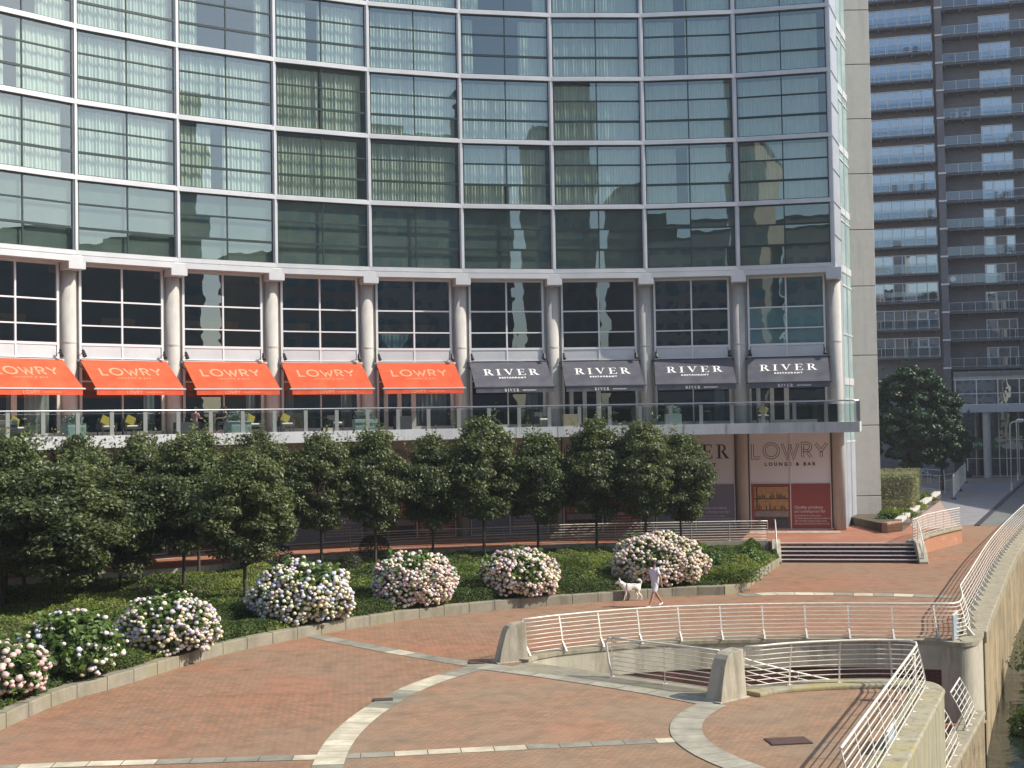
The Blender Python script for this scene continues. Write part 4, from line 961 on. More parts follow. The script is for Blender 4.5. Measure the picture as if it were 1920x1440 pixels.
mb.build('sun_glint_strip', simple('sun_glint_paving', (0.50, 0.46, 0.42), .8, c2=(.36, .2, .14), scale=2.2), kind='structure')  # mottled pale colour stands in for sunlight thrown back by the glass
# --- right end: silver return, frosted strip glass and tall concrete pier
e8 = onarc(PH(8), RR - .12); S1 = Vector((20.12, 76.7, 0)); S2 = Vector((21.62, 80.05, 0))
mb = MB(); ribbon(mb, [xy(e8), xy(S1)], -.1, .05, 16.0, 44); mb.build('end_panel', M['silver'], hotel)
mb = MB()
for k in range(14): mb.bar(Vector((*e8.xy, 16.3 + 1.95 * k)) + Vector((.13, -.02, 0)), Vector((*S1.xy, 16.3 + 1.95 * k)) + Vector((.13, -.02, 0)), .03, .03)
mb.build('panel_joint', M['post'], hotel)
mb = MB(); ribbon(mb, [xy(S1 + Vector((-.35, -.75, 0))), xy(S1)], -.1, .05, .85, 16.0); mb.build('end_post', M['silver'], hotel)
mb = MB(); ribbon(mb, [xy(S1 + Vector((0.02, .02, 0))), xy(S2)], -.03, .0, 6.0, 44); mb.build('strip_glazing', M['frosted'], hotel)
mb = MB(); ribbon(mb, [xy(S1), xy(S2)], -.05, .1, .85, 6.0); mb.build('grey_cladding', M['silver'], hotel)
mb = MB()
for z in (6.0, 8.6, 9.7, 12.6, 15.6, 16.6, 19.6, 20.2, 23.4, 24.1, 27.1, 27.8, 31.0, 31.7, 35): mb.bar(Vector((*S1.xy, z)) + Vector((.03, -.03, 0)), Vector((*S2.xy, z)) + Vector((.0, -.03, 0)), .12, .1 if z not in (9.7, 16.6, 20.2, 24.1, 27.8, 31.7) else .42)
for f in (0.02, .5): p = S1.lerp(S2, f); mb.bar((p.x + .04, p.y - .03, .85), (p.x + .04, p.y - .03, 44), .1, .1)
mb.build('strip_frame', M['whitemetal'], hotel)
mb = MB(); zs = [.85, 2.5, 6.96, 11.4, 15.8, 19.4, 22.97, 26.5, 30.0, 33.5, 37.0, 40.5, 44.0]
for a, b_ in zip(zs, zs[1:]): mb.box(21.62, 23.2, 80.0, 86, a + .025, b_ - .025)
mb.build('concrete_pier', M['pier'], hotel, bevel=.02)
mb = MB(); mb.box(21.64, 23.18, 80.03, 85.9, .85, 44); mb.build('pier_core', M['anthracite'], hotel)
mb = MB(); mb.box(8, 22, 84.5, 96, .85, 44); mb.build('rear_block', M['pier'], hotel)
# ================================================================== FOLIAGE
def leaves(cent, size, nrm=None, spread=1.0, var=None, fold=.25, aspect=.6):
    """many small folded leaves at given centres -> vertex, face and colour arrays"""
    n = len(cent); nr = rng.normal(size=(n, 3))
    if nrm is not None: nr = nrm + nr * spread
    else: nr[:, 2] = np.abs(nr[:, 2]) + .3
    nr /= np.linalg.norm(nr, axis=1, keepdims=True) + 1e-9
    a = rng.normal(size=(n, 3)); a -= nr * np.sum(a * nr, axis=1, keepdims=True); a /= np.linalg.norm(a, axis=1, keepdims=True) + 1e-9
    b = np.cross(nr, a); s = size * rng.uniform(.65, 1.3, n)[:, None]
    v = np.empty((n, 4, 3)); v[:, 0] = cent - a * s * .5; v[:, 1] = cent + b * s * aspect * .5 + nr * s * fold * .5; v[:, 2] = cent + a * s * .5; v[:, 3] = cent - b * s * aspect * .5 + nr * s * fold * .5
    i = np.arange(n)[:, None] * 4; f = np.concatenate([i + [[0, 1, 2]], i + [[0, 2, 3]]])
    c = rng.uniform(0, 1, n) ** 1.4 if var is None else np.clip(var + rng.normal(size=n) * .18, 0, 1)
    C = np.stack([c, c, c, np.ones(n)], 1); C = np.concatenate([C, C])
    return v.reshape(-1, 3), f, C
def build_fast(name, V, Fc, C, mat, parent=None, **kw):
    me = bpy.data.meshes.new(name); me.vertices.add(len(V)); me.vertices.foreach_set('co', V.astype(np.float32).ravel())
    k = Fc.shape[1]; me.loops.add(Fc.size); me.loops.foreach_set('vertex_index', Fc.astype(np.int32).ravel()); me.polygons.add(len(Fc))
    me.polygons.foreach_set('loop_start', (np.arange(len(Fc)) * k).astype(np.int32)); me.polygons.foreach_set('loop_total', np.full(len(Fc), k, np.int32))
    me.materials.append(mat)
    at = me.attributes.new('Col', 'FLOAT_COLOR', 'FACE'); at.data.foreach_set('color', C.astype(np.float32).ravel())
    me.update(); me.validate()
    o = bpy.data.objects.new(name, me); col.objects.link(o); o.parent = parent
    return tag(o, kw.get('label'), kw.get('cat'), kw.get('group'), kw.get('kind'))
def unit(n):
    d = rng.normal(size=(n, 3)); return d / np.linalg.norm(d, axis=1, keepdims=True)
def crown(n, rx, ry, rz, zc, nclump, leaf, topwisps=True):
    """clumps scattered through an egg-shaped crown, denser at the skin"""
    d = unit(nclump); r = rng.uniform(.35, 1, nclump) ** .5; cz = d * r[:, None] * [rx, ry, rz] + [0, 0, zc]
    sh = 1 - .30 * np.clip((cz[:, 2] - zc) / rz, 0, 1); cz[:, 0] *= sh; cz[:, 1] *= sh
    cr_ = rng.uniform(.32, .68, nclump); var = rng.uniform(.15, .75, nclump); w_ = cr_ ** 2; w_ /= w_.sum()
    k = rng.choice(nclump, n, p=w_); off = unit(n) * (rng.uniform(0, 1, n) ** .45)[:, None] * cr_[k][:, None] * [1.15, 1.15, .62]
    P = cz[k] + off; V = var[k]
    nr = off / (np.linalg.norm(off, axis=1, keepdims=True) + 1e-6) + [0, 0, .7]
    if topwisps:
        W = []; 
        for q in range(26):
            a = rng.uniform(0, 2 * pi); rr0 = rng.uniform(0, .85); b0 = np.array([cos(a) * rx * rr0, sin(a) * ry * rr0, zc + rz * (.93 - .45 * rr0)]); dr = np.array([cos(a) * .5, sin(a) * .5, 1.0]) + rng.normal(size=3) * .25
            L = rng.uniform(.35, .95); t_ = np.linspace(0, 1, 16)[:, None]; W.append(b0 + dr * t_ * L + rng.normal(size=(16, 3)) * .06)
        W = np.concatenate(W); P = np.concatenate([P, W]); nr = np.concatenate([nr, np.tile([0, 0, 1.], (len(W), 1))]); V = np.concatenate([V, rng.uniform(.4, 1, len(W))])
    return leaves(P, leaf, nr, .75, V)
def trunk_mesh(h, r, crown_z, spread, nb=7):
    mb = MB(); bend = random.uniform(-.05, .05)
    mb.tube([(0, 0, -.3), (0, 0, .0), (bend, .02, h * .5), (bend * .5, 0, h), (0, .03, h * 1.5)], [r * 1.3, r * 1.1, r * .9, r * .75, r * .3], 9)
    for k in range(nb):
        a = 2 * pi * k / nb + random.uniform(-.3, .3); z0 = h * random.uniform(.85, 1.25); L = spread * random.uniform(.6, 1)
        mb.tube([(0, 0, z0), (cos(a) * L * .45, sin(a) * L * .45, z0 + L * .35), (cos(a) * L, sin(a) * L, z0 + L * .8)], [r * .5, r * .3, r * .1], 5)
    return mb
tvar = []
for k in range(3):
    tvar.append((crown(27000, 1.98, 1.8, 2.45, 4.4, 140, .17), trunk_mesh(2.3, .085, 4, 1.7)))
tprotos = {}
GRP = 'small green trees in the planting bed'
def tree_at(x, y, z, k, s, rz, lab, sx=1.0):
    e = empty('lime_tree', (x, y, z), rz, lab, 'tree', GRP); e.scale = (s * sx, s * sx, s)
    if k not in tprotos:
        V, Fc, C = tvar[k][0]; c = build_fast('crown', V, Fc, C, M['leaf'], e); t_ = tvar[k][1].build('trunk', M['bark'], e, local=True, smooth=True); tprotos[k] = (c, t_)
    else:
        for q in tprotos[k]: c = q.copy(); col.objects.link(c); c.parent = e
    return e
def terY(x):
    for a, b_ in zip(TER, TER[1:]):
        if a[0] <= x <= b_[0]: return a[1] + (b_[1] - a[1]) * (x - a[0]) / (b_[0] - a[0])
    return TER[-1][1]
def byx(px, dy):                       # a spot dy metres in front of the terrace wall, along a sight line
    d = ray(px, 1000); Y = 66
    for _ in range(20): Y = terY(d.x / d.y * Y) - dy
    return d.x / d.y * Y, Y
back = [(1276, 2.3, .93, 'rightmost small tree of the row, its crown touching the poster wall'), (1211, 3.0, 1.02, 'small tree behind the largest hydrangea, second from the right of the row'),
        (1118, 2.6, 1.05, 'small tree standing just left of the hydrangea beside the dog'), (1008, 2.4, .96, 'small tree directly behind the fourth hydrangea from the left edge'),
        (908, 2.8, 1.07, 'small tree with the tallest wispy crown, below the first grey awning'), (811, 2.6, .95, 'small tree with its bare trunk before the sunlit terrace wall'),
        (703, 3.0, 1.0, 'small tree whose trunk rises beside the round clipped dark shrub'), (603, 3.0, .98, 'small tree behind the hydrangea with lilac heads, at the left end of the open railing'),
        (488, 2.2, 1.0, 'small tree half hidden behind the forward tree with a bare trunk'), (372, 2.0, 1.02, 'tree at the back of the bed, below the second and third orange awnings'), (262, 2.4, 1.0, 'tree at the back of the bed with slanting side stems low down'), (150, 2.0, 1.0, 'tree hidden at the back of the bed under the second orange awning'), (45, 1.8, 1.04, 'tree hidden at the back of the bed under the first orange awning')]
for q, (px, dy, s, lab) in enumerate(back):
    x, y = byx(px, dy); tree_at(x, y, .45, q % 3, s * .98, q * 1.9, lab, .93)
for q, (px, py, s, lab, sx) in enumerate(((461, 1138, .86, 'forward tree with a bare straight trunk above the low planting, right of the bluish hydrangea', 1.0), (345, 1112, .92, 'forward tree with a slim pale trunk behind the bluish hydrangea', 1.0), (114, 1149, .90, 'large dark forward tree above the sparse hydrangea, its trunk short and thick', 1.25), (12, 1135, .92, 'forward tree cut off by the left edge of the frame', 1.15), (225, 1120, .85, 'forward tree filling the gap between two hydrangeas on the left', 1.0))):
    p = G(px, py, .4); tree_at(p.x, p.y, .4 if q < 2 else -.25, (q + 1) % 3, s * 1.04, q * 2.3 + 1, lab, sx * 1.08)
for q, (x, y) in enumerate(((-20.5, 50.5), (-24.5, 48), (-21, 44))): tree_at(x, y, .4, q, 1, q, 'tree of the bed outside the left edge of the frame')

# ---- planting bed surface and ground cover
KR = resample(KERB, 1.0); KR = [p for p in KR]
K2 = resample([(x, y) for x, y in KERB], 0.6); ns = len(K2)
TB = [p for p in TER if p[0] < G(1450, 1050).x]; T2 = resample(TB, 0.5)
T2 = resample([(p.x, p.y) for p in T2], (sum((T2[i + 1] - T2[i]).length for i in range(len(T2) - 1))) / (ns - 1))
ns = min(ns, len(T2)); nv = 22
def hnoise(x, y):
    return .22 * (sin(x * 1.1 + 1.3 * sin(y * .7)) * cos(y * 1.3 + .8 * sin(x * .9)) + .6 * sin(x * 2.3 + y * 1.7) * sin(y * 2.6 - x)) 
gridP = []
mb = MB()
for i in range(ns):
    for j in range(nv + 1):
        f = j / nv; p = K2[i].lerp(T2[i], .02 + f * .97); e1 = min(f * 12, 1) * min((1 - f) * 6, 1)
        z = .34 + .14 * f + e1 * (.16 + max(hnoise(p.x, p.y), -.1) * 1.5); mb.v.append((p.x, p.y, z)); gridP.append((p.x, p.y, z))
for i in range(ns - 1):
    for j in range(nv):
        a = i * (nv + 1) + j; mb.f.append((a, a + nv + 1, a + nv + 2, a + 1)); mb.c.append(None); mb.mi.append(0)
mb.build('planting_bed', M['soil'], kind='structure', smooth=True)
GP = np.array(gridP).reshape(ns, nv + 1, 3)
n = 210000
fi = rng.uniform(0, ns - 1.001, n); fj = rng.uniform(0, nv - .001, n)
i0 = fi.astype(int); j0 = fj.astype(int); a = (fi - i0)[:, None]; b_ = (fj - j0)[:, None]
P = (GP[i0, j0] * (1 - a) + GP[i0 + 1, j0] * a) * (1 - b_) + (GP[i0, j0 + 1] * (1 - a) + GP[i0 + 1, j0 + 1] * a) * b_
keep = (P[:, 1] > 24) & (P[:, 0] > -24); P = P[keep]; nn_ = len(P)
P[:, 2] += rng.uniform(-.02, .16, nn_)
var = np.clip(.45 + .35 * np.sin(P[:, 0] * .55 + 2 * np.sin(P[:, 1] * .35)) + .2 * np.sin(P[:, 1] * 1.9 + P[:, 0]), 0, 1)
V, Fc, C = leaves(P, .145, np.tile([.15, -.35, 1.0], (nn_, 1)), .8, var, aspect=.45)
build_fast('ground_cover', V, Fc, C, M['leaf_cover'], None, kind='stuff', label='low green ground cover filling the planting bed between kerb and terrace', cat='ground cover')

# ---- hydrangeas
def hydrangea(cx, cy, rx, ry, rz, zc, nfl, fr_, cols, lab, seed, green=(0, 0)):
    global rng
    e = empty('hydrangea_bush', (cx, cy, .36), 0, lab, 'hydrangea', 'hydrangeas along the kerb wall')
    d = unit(3400); d[:, 2] = np.where(d[:, 2] < -.55, -d[:, 2], d[:, 2]); lump = 1 + .10 * np.sin(d[:, 0] * 7 + seed) * np.sin(d[:, 1] * 6 + d[:, 2] * 5)
    P = d * (rng.uniform(.72, 1.03, 3400) * lump)[:, None] * [rx, ry, rz] + [0, 0, zc]
    S = []
    for q in range(20):
        u_ = unit(1)[0]; u_[2] = abs(u_[2]) * .9 + .1; u_ /= np.linalg.norm(u_); b0 = u_ * [rx, ry, rz] + [0, 0, zc]; L = rng.uniform(.12, .38); S.append(b0 + u_ * np.linspace(0, L, 9)[:, None] + rng.normal(size=(9, 3)) * .06)
    P = np.concatenate([P] + S); d = np.concatenate([d, np.tile([0, 0, .6], (180, 1))])
    V, Fc, C = leaves(P, .21, d + [0, 0, .35], .55, rng.uniform(.1, .9, len(P)), aspect=.66); build_fast('foliage', V, Fc, C, M['leaf_hyd'], e)
    mb = MB()
    for k in range(9): a = k * .7; mb.tube([(0, 0, -.1), (cos(a) * rx * .4, sin(a) * ry * .4, zc), (cos(a) * rx * .7, sin(a) * ry * .7, zc + rz * .5)], [.03, .02, .012], 5)
    mb.build('stems', M['bark'], e, local=True)
    # flower heads: lumpy globes with florets
    th = np.linspace(0, pi, 6)[1:-1]; base_v = [(0, 0, 1)] + [(sin(t_) * cos(q * pi / 4 + (i % 2) * .39), sin(t_) * sin(q * pi / 4 + (i % 2) * .39), cos(t_)) for i, t_ in enumerate(th) for q in range(8)] + [(0, 0, -1)]
    base_v = np.array(base_v); F_ = [(0, 1 + q, 1 + (q + 1) % 8) for q in range(8)]
    for i in range(3):
        for q in range(8): A_, B_, C_, D_ = 1 + i * 8 + q, 1 + i * 8 + (q + 1) % 8, 9 + i * 8 + (q + 1) % 8, 9 + i * 8 + q; F_ += [(A_, D_, C_), (A_, C_, B_)]
    F_ += [(len(base_v) - 1, 25 + (q + 1) % 8, 25 + q) for q in range(8)]; F_ = np.array(F_)
    VV, FF, CC = [], [], []; cnt = 0; placed = []
    tries = 0
    while cnt < nfl and tries < nfl * 12:
        tries += 1
        u_ = unit(1)[0]
        if u_[2] < -.62 or (u_[1] > .45): continue
        if green != (0, 0) and (u_[0] - green[0]) ** 2 + (u_[2] - green[1]) ** 2 < .16 and rng.uniform() < .75: continue
        if u_[2] > .7 and rng.uniform() < .3: continue
        p = u_ * [rx, ry, rz] * (rng.uniform(.96, 1.08) * (1 + .10 * sin(u_[0] * 7 + seed) * sin(u_[1] * 6 + u_[2] * 5))) + [0, 0, zc]
        s = fr_ * rng.uniform(.55, 1.05)
        if any(np.linalg.norm(p - q) < (s + t_) * .60 for q, t_ in placed): continue
        placed.append((p, s)); ax = rng.normal(size=(len(base_v), 1)) * .07 + 1
        VV.append(p + base_v * ax * [s, s, s * .8]); FF.append(F_ + cnt * len(base_v))
        c = np.array(cols[rng.integers(len(cols))]) * rng.uniform(.85, 1.1); cc_ = np.clip(c + rng.normal(size=(len(F_), 3)) * .05, 0, 1); CC.append(np.concatenate([cc_, np.ones((len(F_), 1))], 1)); cnt += 1
    build_fast('flower_heads', np.concatenate(VV), np.concatenate(FF), np.concatenate(CC), M['petal'], e, kind='stuff')
    return e
CRM, PNK, LIL, BLU, WHT, GRN = (.75, .67, .46), (.74, .52, .50), (.60, .54, .66), (.56, .59, .72), (.76, .72, .68), (.60, .62, .40)
hyd = [(5, 1352, 1.12, .95, .78, 130, .115, [PNK, PNK, (.70, .50, .46), (.75, .6, .55)], 'pink hydrangea bush cut off by the left edge of the frame', 0, 1.15),
       (135, 1308, 1.38, 1.1, 1.02, 100, .10, [BLU, WHT, LIL, CRM, WHT], 'leafy hydrangea bush with scattered white and pale blue heads, second from the left edge', (.25, .55), 1.25),
       (318, 1256, 1.55, 1.2, 1.0, 430, .095, [CRM, CRM, WHT, LIL, LIL, (.7, .6, .45)], 'hydrangea bush with cream and violet heads spilling over the kerb wall', (-.1, .75), 1.2),
       (567, 1196, 1.75, 1.35, 1.24, 680, .10, [CRM, GRN, WHT, CRM, LIL, BLU], 'hydrangea bush with cream heads and lilac heads standing on top', (.3, .8), 1.35),
       (777, 1162, 1.55, 1.3, 1.14, 780, .095, [(.68, .55, .50), WHT, CRM, (.68, .5, .5)], 'round hydrangea bush densely covered in pinkish white heads', (0.0, .95), 1.3),
       (977, 1142, 1.50, 1.25, 1.03, 600, .098, [CRM, (.66, .45, .5), WHT, (.72, .55, .5), CRM], 'hydrangea bush with cream heads and pink ones on its right shoulder', (.15, .25), 1.25),
       (1237, 1120, 1.95, 1.5, 1.2, 980, .105, [CRM, CRM, (.70, .56, .48), WHT, (.66, .5, .48)], 'largest hydrangea bush, behind the walking person and the white dog', (-.35, .35), 1.35)]
for q, (px, py, rx, ry, rz, nf, fr_, cols, lab, gr, zc) in enumerate(hyd):
    p = G(px, py); dvec = Vector((p.x, p.y, 0)).normalized(); p = p + dvec * (ry + .05)
    hydrangea(p.x, p.y, rx, ry, rz, zc - .36 - .05, nf, fr_, cols, lab, q * 1.7, gr if gr else (0, 0))
# ---- low clipped hedges just inside the kerb, one in each gap between the hydrangeas
kin = offs([(p.x, p.y) for p in K2], .95)
def low_hedge(pxa, pxb, lab, h=.42, wid=.62, extra=0.0):
    src = offs([(p.x, p.y) for p in K2], .95 + extra); seg = [p for p in src if pxa <= 960 + F * p[0] / p[1] <= pxb]
    if len(seg) < 2: return
    P0 = resample(seg, .12); m_ = P0[len(P0) // 2]; e = empty('low_hedge', (m_.x, m_.y, .36), 0, lab, 'hedge'); L = len(P0)
    n = int(L * .12 * 1500); k = rng.integers(L - 1, size=n); A_ = np.array([[p.x, p.y, 0] for p in P0]); T_ = np.diff(A_, axis=0); T_ = np.vstack([T_, T_[-1]]); T_ /= np.linalg.norm(T_, axis=1, keepdims=True); Nn = np.stack([-T_[:, 1], T_[:, 0], 0 * T_[:, 0]], 1)
    a = rng.uniform(-1, 1, n); top = rng.uniform(0, 1, n) < .5; off = np.where(top, a, np.sign(a) * rng.uniform(.85, 1.05, n)); zz = np.where(top, rng.uniform(.85, 1.08, n), rng.uniform(0, 1, n))
    wob = 1 + .12 * np.sin(k * .21) + .06 * np.sin(k * .7)
    P = A_[k] + Nn[k] * (off * wid * wob)[:, None] + T_[k] * rng.uniform(-.08, .08, n)[:, None]; P[:, 2] = .0 + zz * h * wob * (1 - .12 * off ** 2); P -= [m_.x, m_.y, 0]
    nr = Nn[k] * np.where(top, 0, np.sign(a))[:, None] + np.where(top, 1.2, .3)[:, None] * np.array([[0, 0, 1.]])
    V, Fc, C = leaves(P, .085, nr, .6, aspect=.5); build_fast('foliage', V, Fc, C, M['leaf_low'], e)
for a_ in ((20, 75, 'clipped low hedge between the pink and the leafy hydrangea'), (185, 250, 'clipped low hedge between the leafy and the violet hydrangea'), (370, 500, 'clipped low hedge left of the hydrangea with lilac heads on top'), (625, 720, 'clipped low hedge left of the pinkish white round hydrangea'),
           (838, 925, 'clipped low hedge right of the pinkish white round hydrangea'), (1035, 1160, 'clipped low hedge beside the white dog, left of the largest hydrangea')): low_hedge(*a_)
for a_ in ((250, 520, 'second low hedge, behind the violet hydrangea'), (590, 760, 'second low hedge, behind the gap left of the pinkish hydrangea'), (800, 960, 'second low hedge, between the two hydrangeas in the middle'), (1000, 1210, 'second low hedge, behind the one beside the dog')): low_hedge(*a_, h=.62, wid=.75, extra=2.2)
# ---- other shrubs
def shrub(name, p, rx, ry, rz, nleaf, leaf, mat, lab, cat, dens=.85, kindshape=0, aspect=.6, h0=0.0):
    e = empty(name, (p[0], p[1], p[2]), 0, lab, cat)
    nc = 26; d = unit(nc); d[:, 2] = abs(d[:, 2]); cz = d * rng.uniform(.3, .8, nc)[:, None] * [rx, ry, rz]
    k = rng.integers(nc, size=nleaf); off = unit(nleaf) * (rng.uniform(0, 1, nleaf) ** .4)[:, None] * [rx * .42, ry * .42, rz * .42]; P = cz[k] + off
    if kindshape == 1: d2 = unit(nleaf); d2[:, 2] = np.where(d2[:, 2] < -.5, -d2[:, 2], d2[:, 2]); P = d2 * rng.uniform(.85, 1.03, nleaf)[:, None] * [rx, ry, rz] + [0, 0, rz * .75]; off = d2
    P[:, 2] = np.maximum(P[:, 2], .0) + h0
    V, Fc, C = leaves(P, leaf, off / (np.linalg.norm(off, axis=1, keepdims=True) + 1e-6) + [0, 0, .4], .6, rng.uniform(0, 1, nc)[k] if kindshape == 0 else None, aspect=aspect); build_fast('foliage', V, Fc, C, mat, e)
    mb = MB()
    for q in range(5): a = q * 1.3; mb.tube([(0, 0, -.15), (cos(a) * rx * .3, sin(a) * ry * .3, rz * .5 + h0), (cos(a) * rx * .6, sin(a) * ry * .6, rz * .8 + h0)], [.03, .02, .01], 5)
    mb.build('stems', M['bark'], e, local=True); return e
def bedpt(px, py, z=.45): p = G(px, py, z); return (p.x, p.y, z)
shrub('round_shrub', bedpt(702, 1052), .82, .8, .72, 3500, .07, M['leaf_box'], 'round clipped dark shrub before the terrace railing', 'shrub', kindshape=1, h0=.1)
shrub('round_shrub', bedpt(657, 1072), .6, .6, .5, 2200, .07, M['leaf_box'], 'low dark clipped shrub left of the round clipped shrub', 'shrub', kindshape=1)
shrub('round_shrub', bedpt(500, 1074), 1.3, .8, .9, 3500, .09, M['leaf_box'], 'wide dark shrub between the forward tree trunk and the steps of terrace', 'shrub', kindshape=1)
shrub('leafy_shrub', bedpt(1310, 1065), 1.2, .9, 1.2, 2600, .17, M['leaf_hyd'], 'leafy green shrub right behind the largest hydrangea', 'shrub')
shrub('leafy_shrub', bedpt(1408, 1060), .75, .7, 1.0, 1600, .16, M['leaf_hyd'], 'bright leafy shrub in the corner of the bed by the terrace steps', 'shrub')
shrub('low_shrub', bedpt(1375, 1088), 1.7, 1.0, .75, 4200, .12, M['leaf_cover'], 'spreading brownish green shrub filling the right tip of the bed', 'shrub', aspect=.4)
shrub('low_shrub', bedpt(1070, 1070), 1.9, 1.2, .8, 4500, .12, M['leaf_cover'], 'low spreading shrub between the two rightmost hydrangeas', 'shrub', aspect=.4)
shrub('low_shrub', bedpt(872, 1083), 1.5, 1.0, .7, 3500, .12, M['leaf_cover'], 'low bright green shrub between the fifth and sixth hydrangeas', 'shrub', aspect=.4)
shrub('low_shrub', bedpt(690, 1110), 1.5, 1.0, .7, 3500, .12, M['leaf_cover'], 'low bright green shrub between the fourth and fifth hydrangeas', 'shrub', aspect=.4)
shrub('low_shrub', bedpt(430, 1160), 1.4, 1.1, .7, 3500, .12, M['leaf_cover'], 'low bright green shrub at the foot of the forward bare trunk', 'shrub', aspect=.4)
shrub('low_shrub', bedpt(175, 1165), 1.8, 1.3, .8, 4000, .12, M['leaf_cover'], 'low yellow green shrub behind the leafy pale blue hydrangea', 'shrub', aspect=.4)
# river bank greenery
wp = RIVL[int(len(RIVL) * .08)]
def rivside(D, out, z):
    for a, b_ in zip(RIVL, RIVL[1:]):
        if a[1] <= D <= b_[1]: return (a[0] + out, D, z)
    return (RIVL[-1][0], D, z)
q = None
for D, out, z, r_, lab in ((49.5, 2.1, -3.6, 1.3, 'green bush growing out over the river at the foot of the wall'), (53.5, 1.9, -3.2, 1.5, 'tall green bush farther along the foot of the river wall'), (46, 1.5, -4.0, .8, 'small weedy bush low against the river wall beside the water')):
    shrub('river_bush', (RIVL[0][0] + (D - RIVL[0][1]) * .462 + out, D, z), r_, r_ * 1.2, r_ * 1.2, 3200, .15, M['leaf_hyd'], lab, 'bush')

# ================================================================== RIGHT BACKGROUND
TT = Vector((cos(radians(15)), -sin(radians(15)), 0)); TN = Vector((-TT.y * -1, -TT.x, 0)); TN = Vector((-sin(radians(15)), -cos(radians(15)), 0))
TO = Vector((51.3, 150, 0))
tower = empty('apartment_tower', (TO.x, TO.y, 0), -radians(15), 'tall dark brick apartment tower with stacked glass balconies behind the concrete pier', 'apartment block')
# local frame: x along the facade, -y towards the camera
mb = MB()
mb.box(-30, -.02, .0, 14, 11.8, 64); mb.box(.78, 30, .9, 14, 12.6, 64); mb.build('brick_wall', M['tower_brick'], tower, local=True)
mb = MB(); mb.box(-.02, .78, -1.1, 14, 0, 64); mb.build('brick_fin', M['tower_brick'], tower, local=True)
LZ = [54.1 + 3.31 * 2 - 3.31 * k for k in range(15)]; RZ = [52.6 + 3.3 * 2 - 3.3 * k for k in range(15)]
def win_mesh(x0, x1, h, posts, yy):
    f = MB(); f.box(x0 - .05, x1 + .05, yy - .06, yy + .06, h, h + .1); f.box(x0 - .05, x1 + .05, yy - .06, yy + .06, -.0, .08)
    for x in posts: f.box(x - .05, x + .05, yy - .07, yy + .06, 0, h)
    return f
PL = [-7.6, -6.55, -5.4, -4.35, -4.0, -2.75, -1.55, -.35]
fL = win_mesh(-7.6, -.35, 2.28, PL, -.05).build('window', M['white'], None, local=True)
gL = MB()
for a, b_ in zip(PL, PL[1:]):
    t_ = random.uniform(-.02, .02); gL.quad((a + .05, -.06 + t_, .05), (b_ - .05, -.06 - t_, .05), (b_ - .05, -.06 - t_, 2.25), (a + .05, -.06 + t_, 2.25))
gL = gL.build('glass', M['glass_tower'], None, local=True)
fR = win_mesh(5.1, 8.5, 2.3, [5.1, 6.3, 7.6, 8.5], .85).build('window', M['white'], None, local=True)
gR = MB()
for a, b_ in ((5.1, 6.3), (6.3, 7.6), (7.6, 8.5)): t_ = random.uniform(-.02, .02); gR.quad((a + .05, .84 + t_, .05), (b_ - .05, .84 - t_, .05), (b_ - .05, .84 - t_, 2.28), (a + .05, .84 + t_, 2.28))
gR = gR.build('glass', M['glass_tower'], None, local=True)
sash = MB(); sash.box(-2.7, -1.6, -.14, -.07, 1.2, 1.28); sash.box(-2.7, -1.6, -.14, -.07, 2.1, 2.2); sash.box(-2.7, -2.62, -.14, -.07, 1.2, 2.2); sash.box(-1.68, -1.6, -.14, -.07, 1.2, 2.2); sash = sash.build('opening_sash', M['white'], None, local=True)
sash2 = MB(); sash2.box(5.2, 6.2, .76, .83, 1.15, 1.23); sash2.box(5.2, 5.28, .76, .83, 1.15, 2.2); sash2.box(6.12, 6.2, .76, .83, 1.15, 2.2); sash2 = sash2.build('opening_sash', M['white'], None, local=True)
swc = [MB(), MB(), MB()]
def blindq(mb, spans, yy):
    for (a, b_, h) in spans: mb.quad((a, yy, 2.25 - h), (b_, yy, 2.25 - h), (b_, yy, 2.25), (a, yy, 2.25))
blindq(swc[0], [(-7.5, -6.6, 2.2), (-5.3, -4.5, 2.2), (-1.5, -.4, 2.2)], .0); blindq(swc[1], [(-6.5, -5.5, 2.2), (-3.9, -2.8, 1.2)], .0); blindq(swc[2], [(-3.9, -3.2, 2.2), (-2.7, -.4, 2.2)], .0)
swc = [m_.build('blind', M['curtain'], None, local=True) for m_ in swc]
rwc = [MB(), MB(), MB()]; blindq(rwc[0], [(6.4, 7.5, 2.2), (7.7, 8.4, 2.2)], .95); blindq(rwc[1], [(5.2, 6.2, 1.3), (7.7, 8.4, 2.2)], .95); blindq(rwc[2], [(6.4, 7.0, 2.2)], .95)
rwc = [m_.build('blind', M['curtain'], None, local=True) for m_ in rwc]
def balcony(x0, x1, depth, step, yb, side):
    s = MB(); s.box(x0, x1, yb - depth, yb, -.22, 0.0); 
    for k in range(int((x1 - x0) / 1.9) + 1): s.box(x0 + .2 + k * 1.9, x0 + .35 + k * 1.9, yb - depth + .1, yb, -.45, -.22)
    r_ = MB(); r_.bar((x0, yb - depth + .03, 1.12), (x1, yb - depth + .03, 1.12), .06, .04); r_.bar((x0, yb - depth + .03, .15), (x1, yb - depth + .03, .15), .04, .03)
    k = x0 + (.2 if side else .03)
    while k < x1: r_.box(k - .025, k + .025, yb - depth, yb - depth + .05, 0, 1.12); k += step
    r_.box(x1 - .06, x1, yb - depth, yb - depth + .05, 0, 1.12); r_.bar((x1 - .03, yb - depth, 1.12), (x1 - .03, yb, 1.12), .05, .04)
    g = MB(); g.quad((x0, yb - depth + .06, .18), (x1, yb - depth + .06, .18), (x1, yb - depth + .06, 1.08), (x0, yb - depth + .06, 1.08))
    return s, r_, g
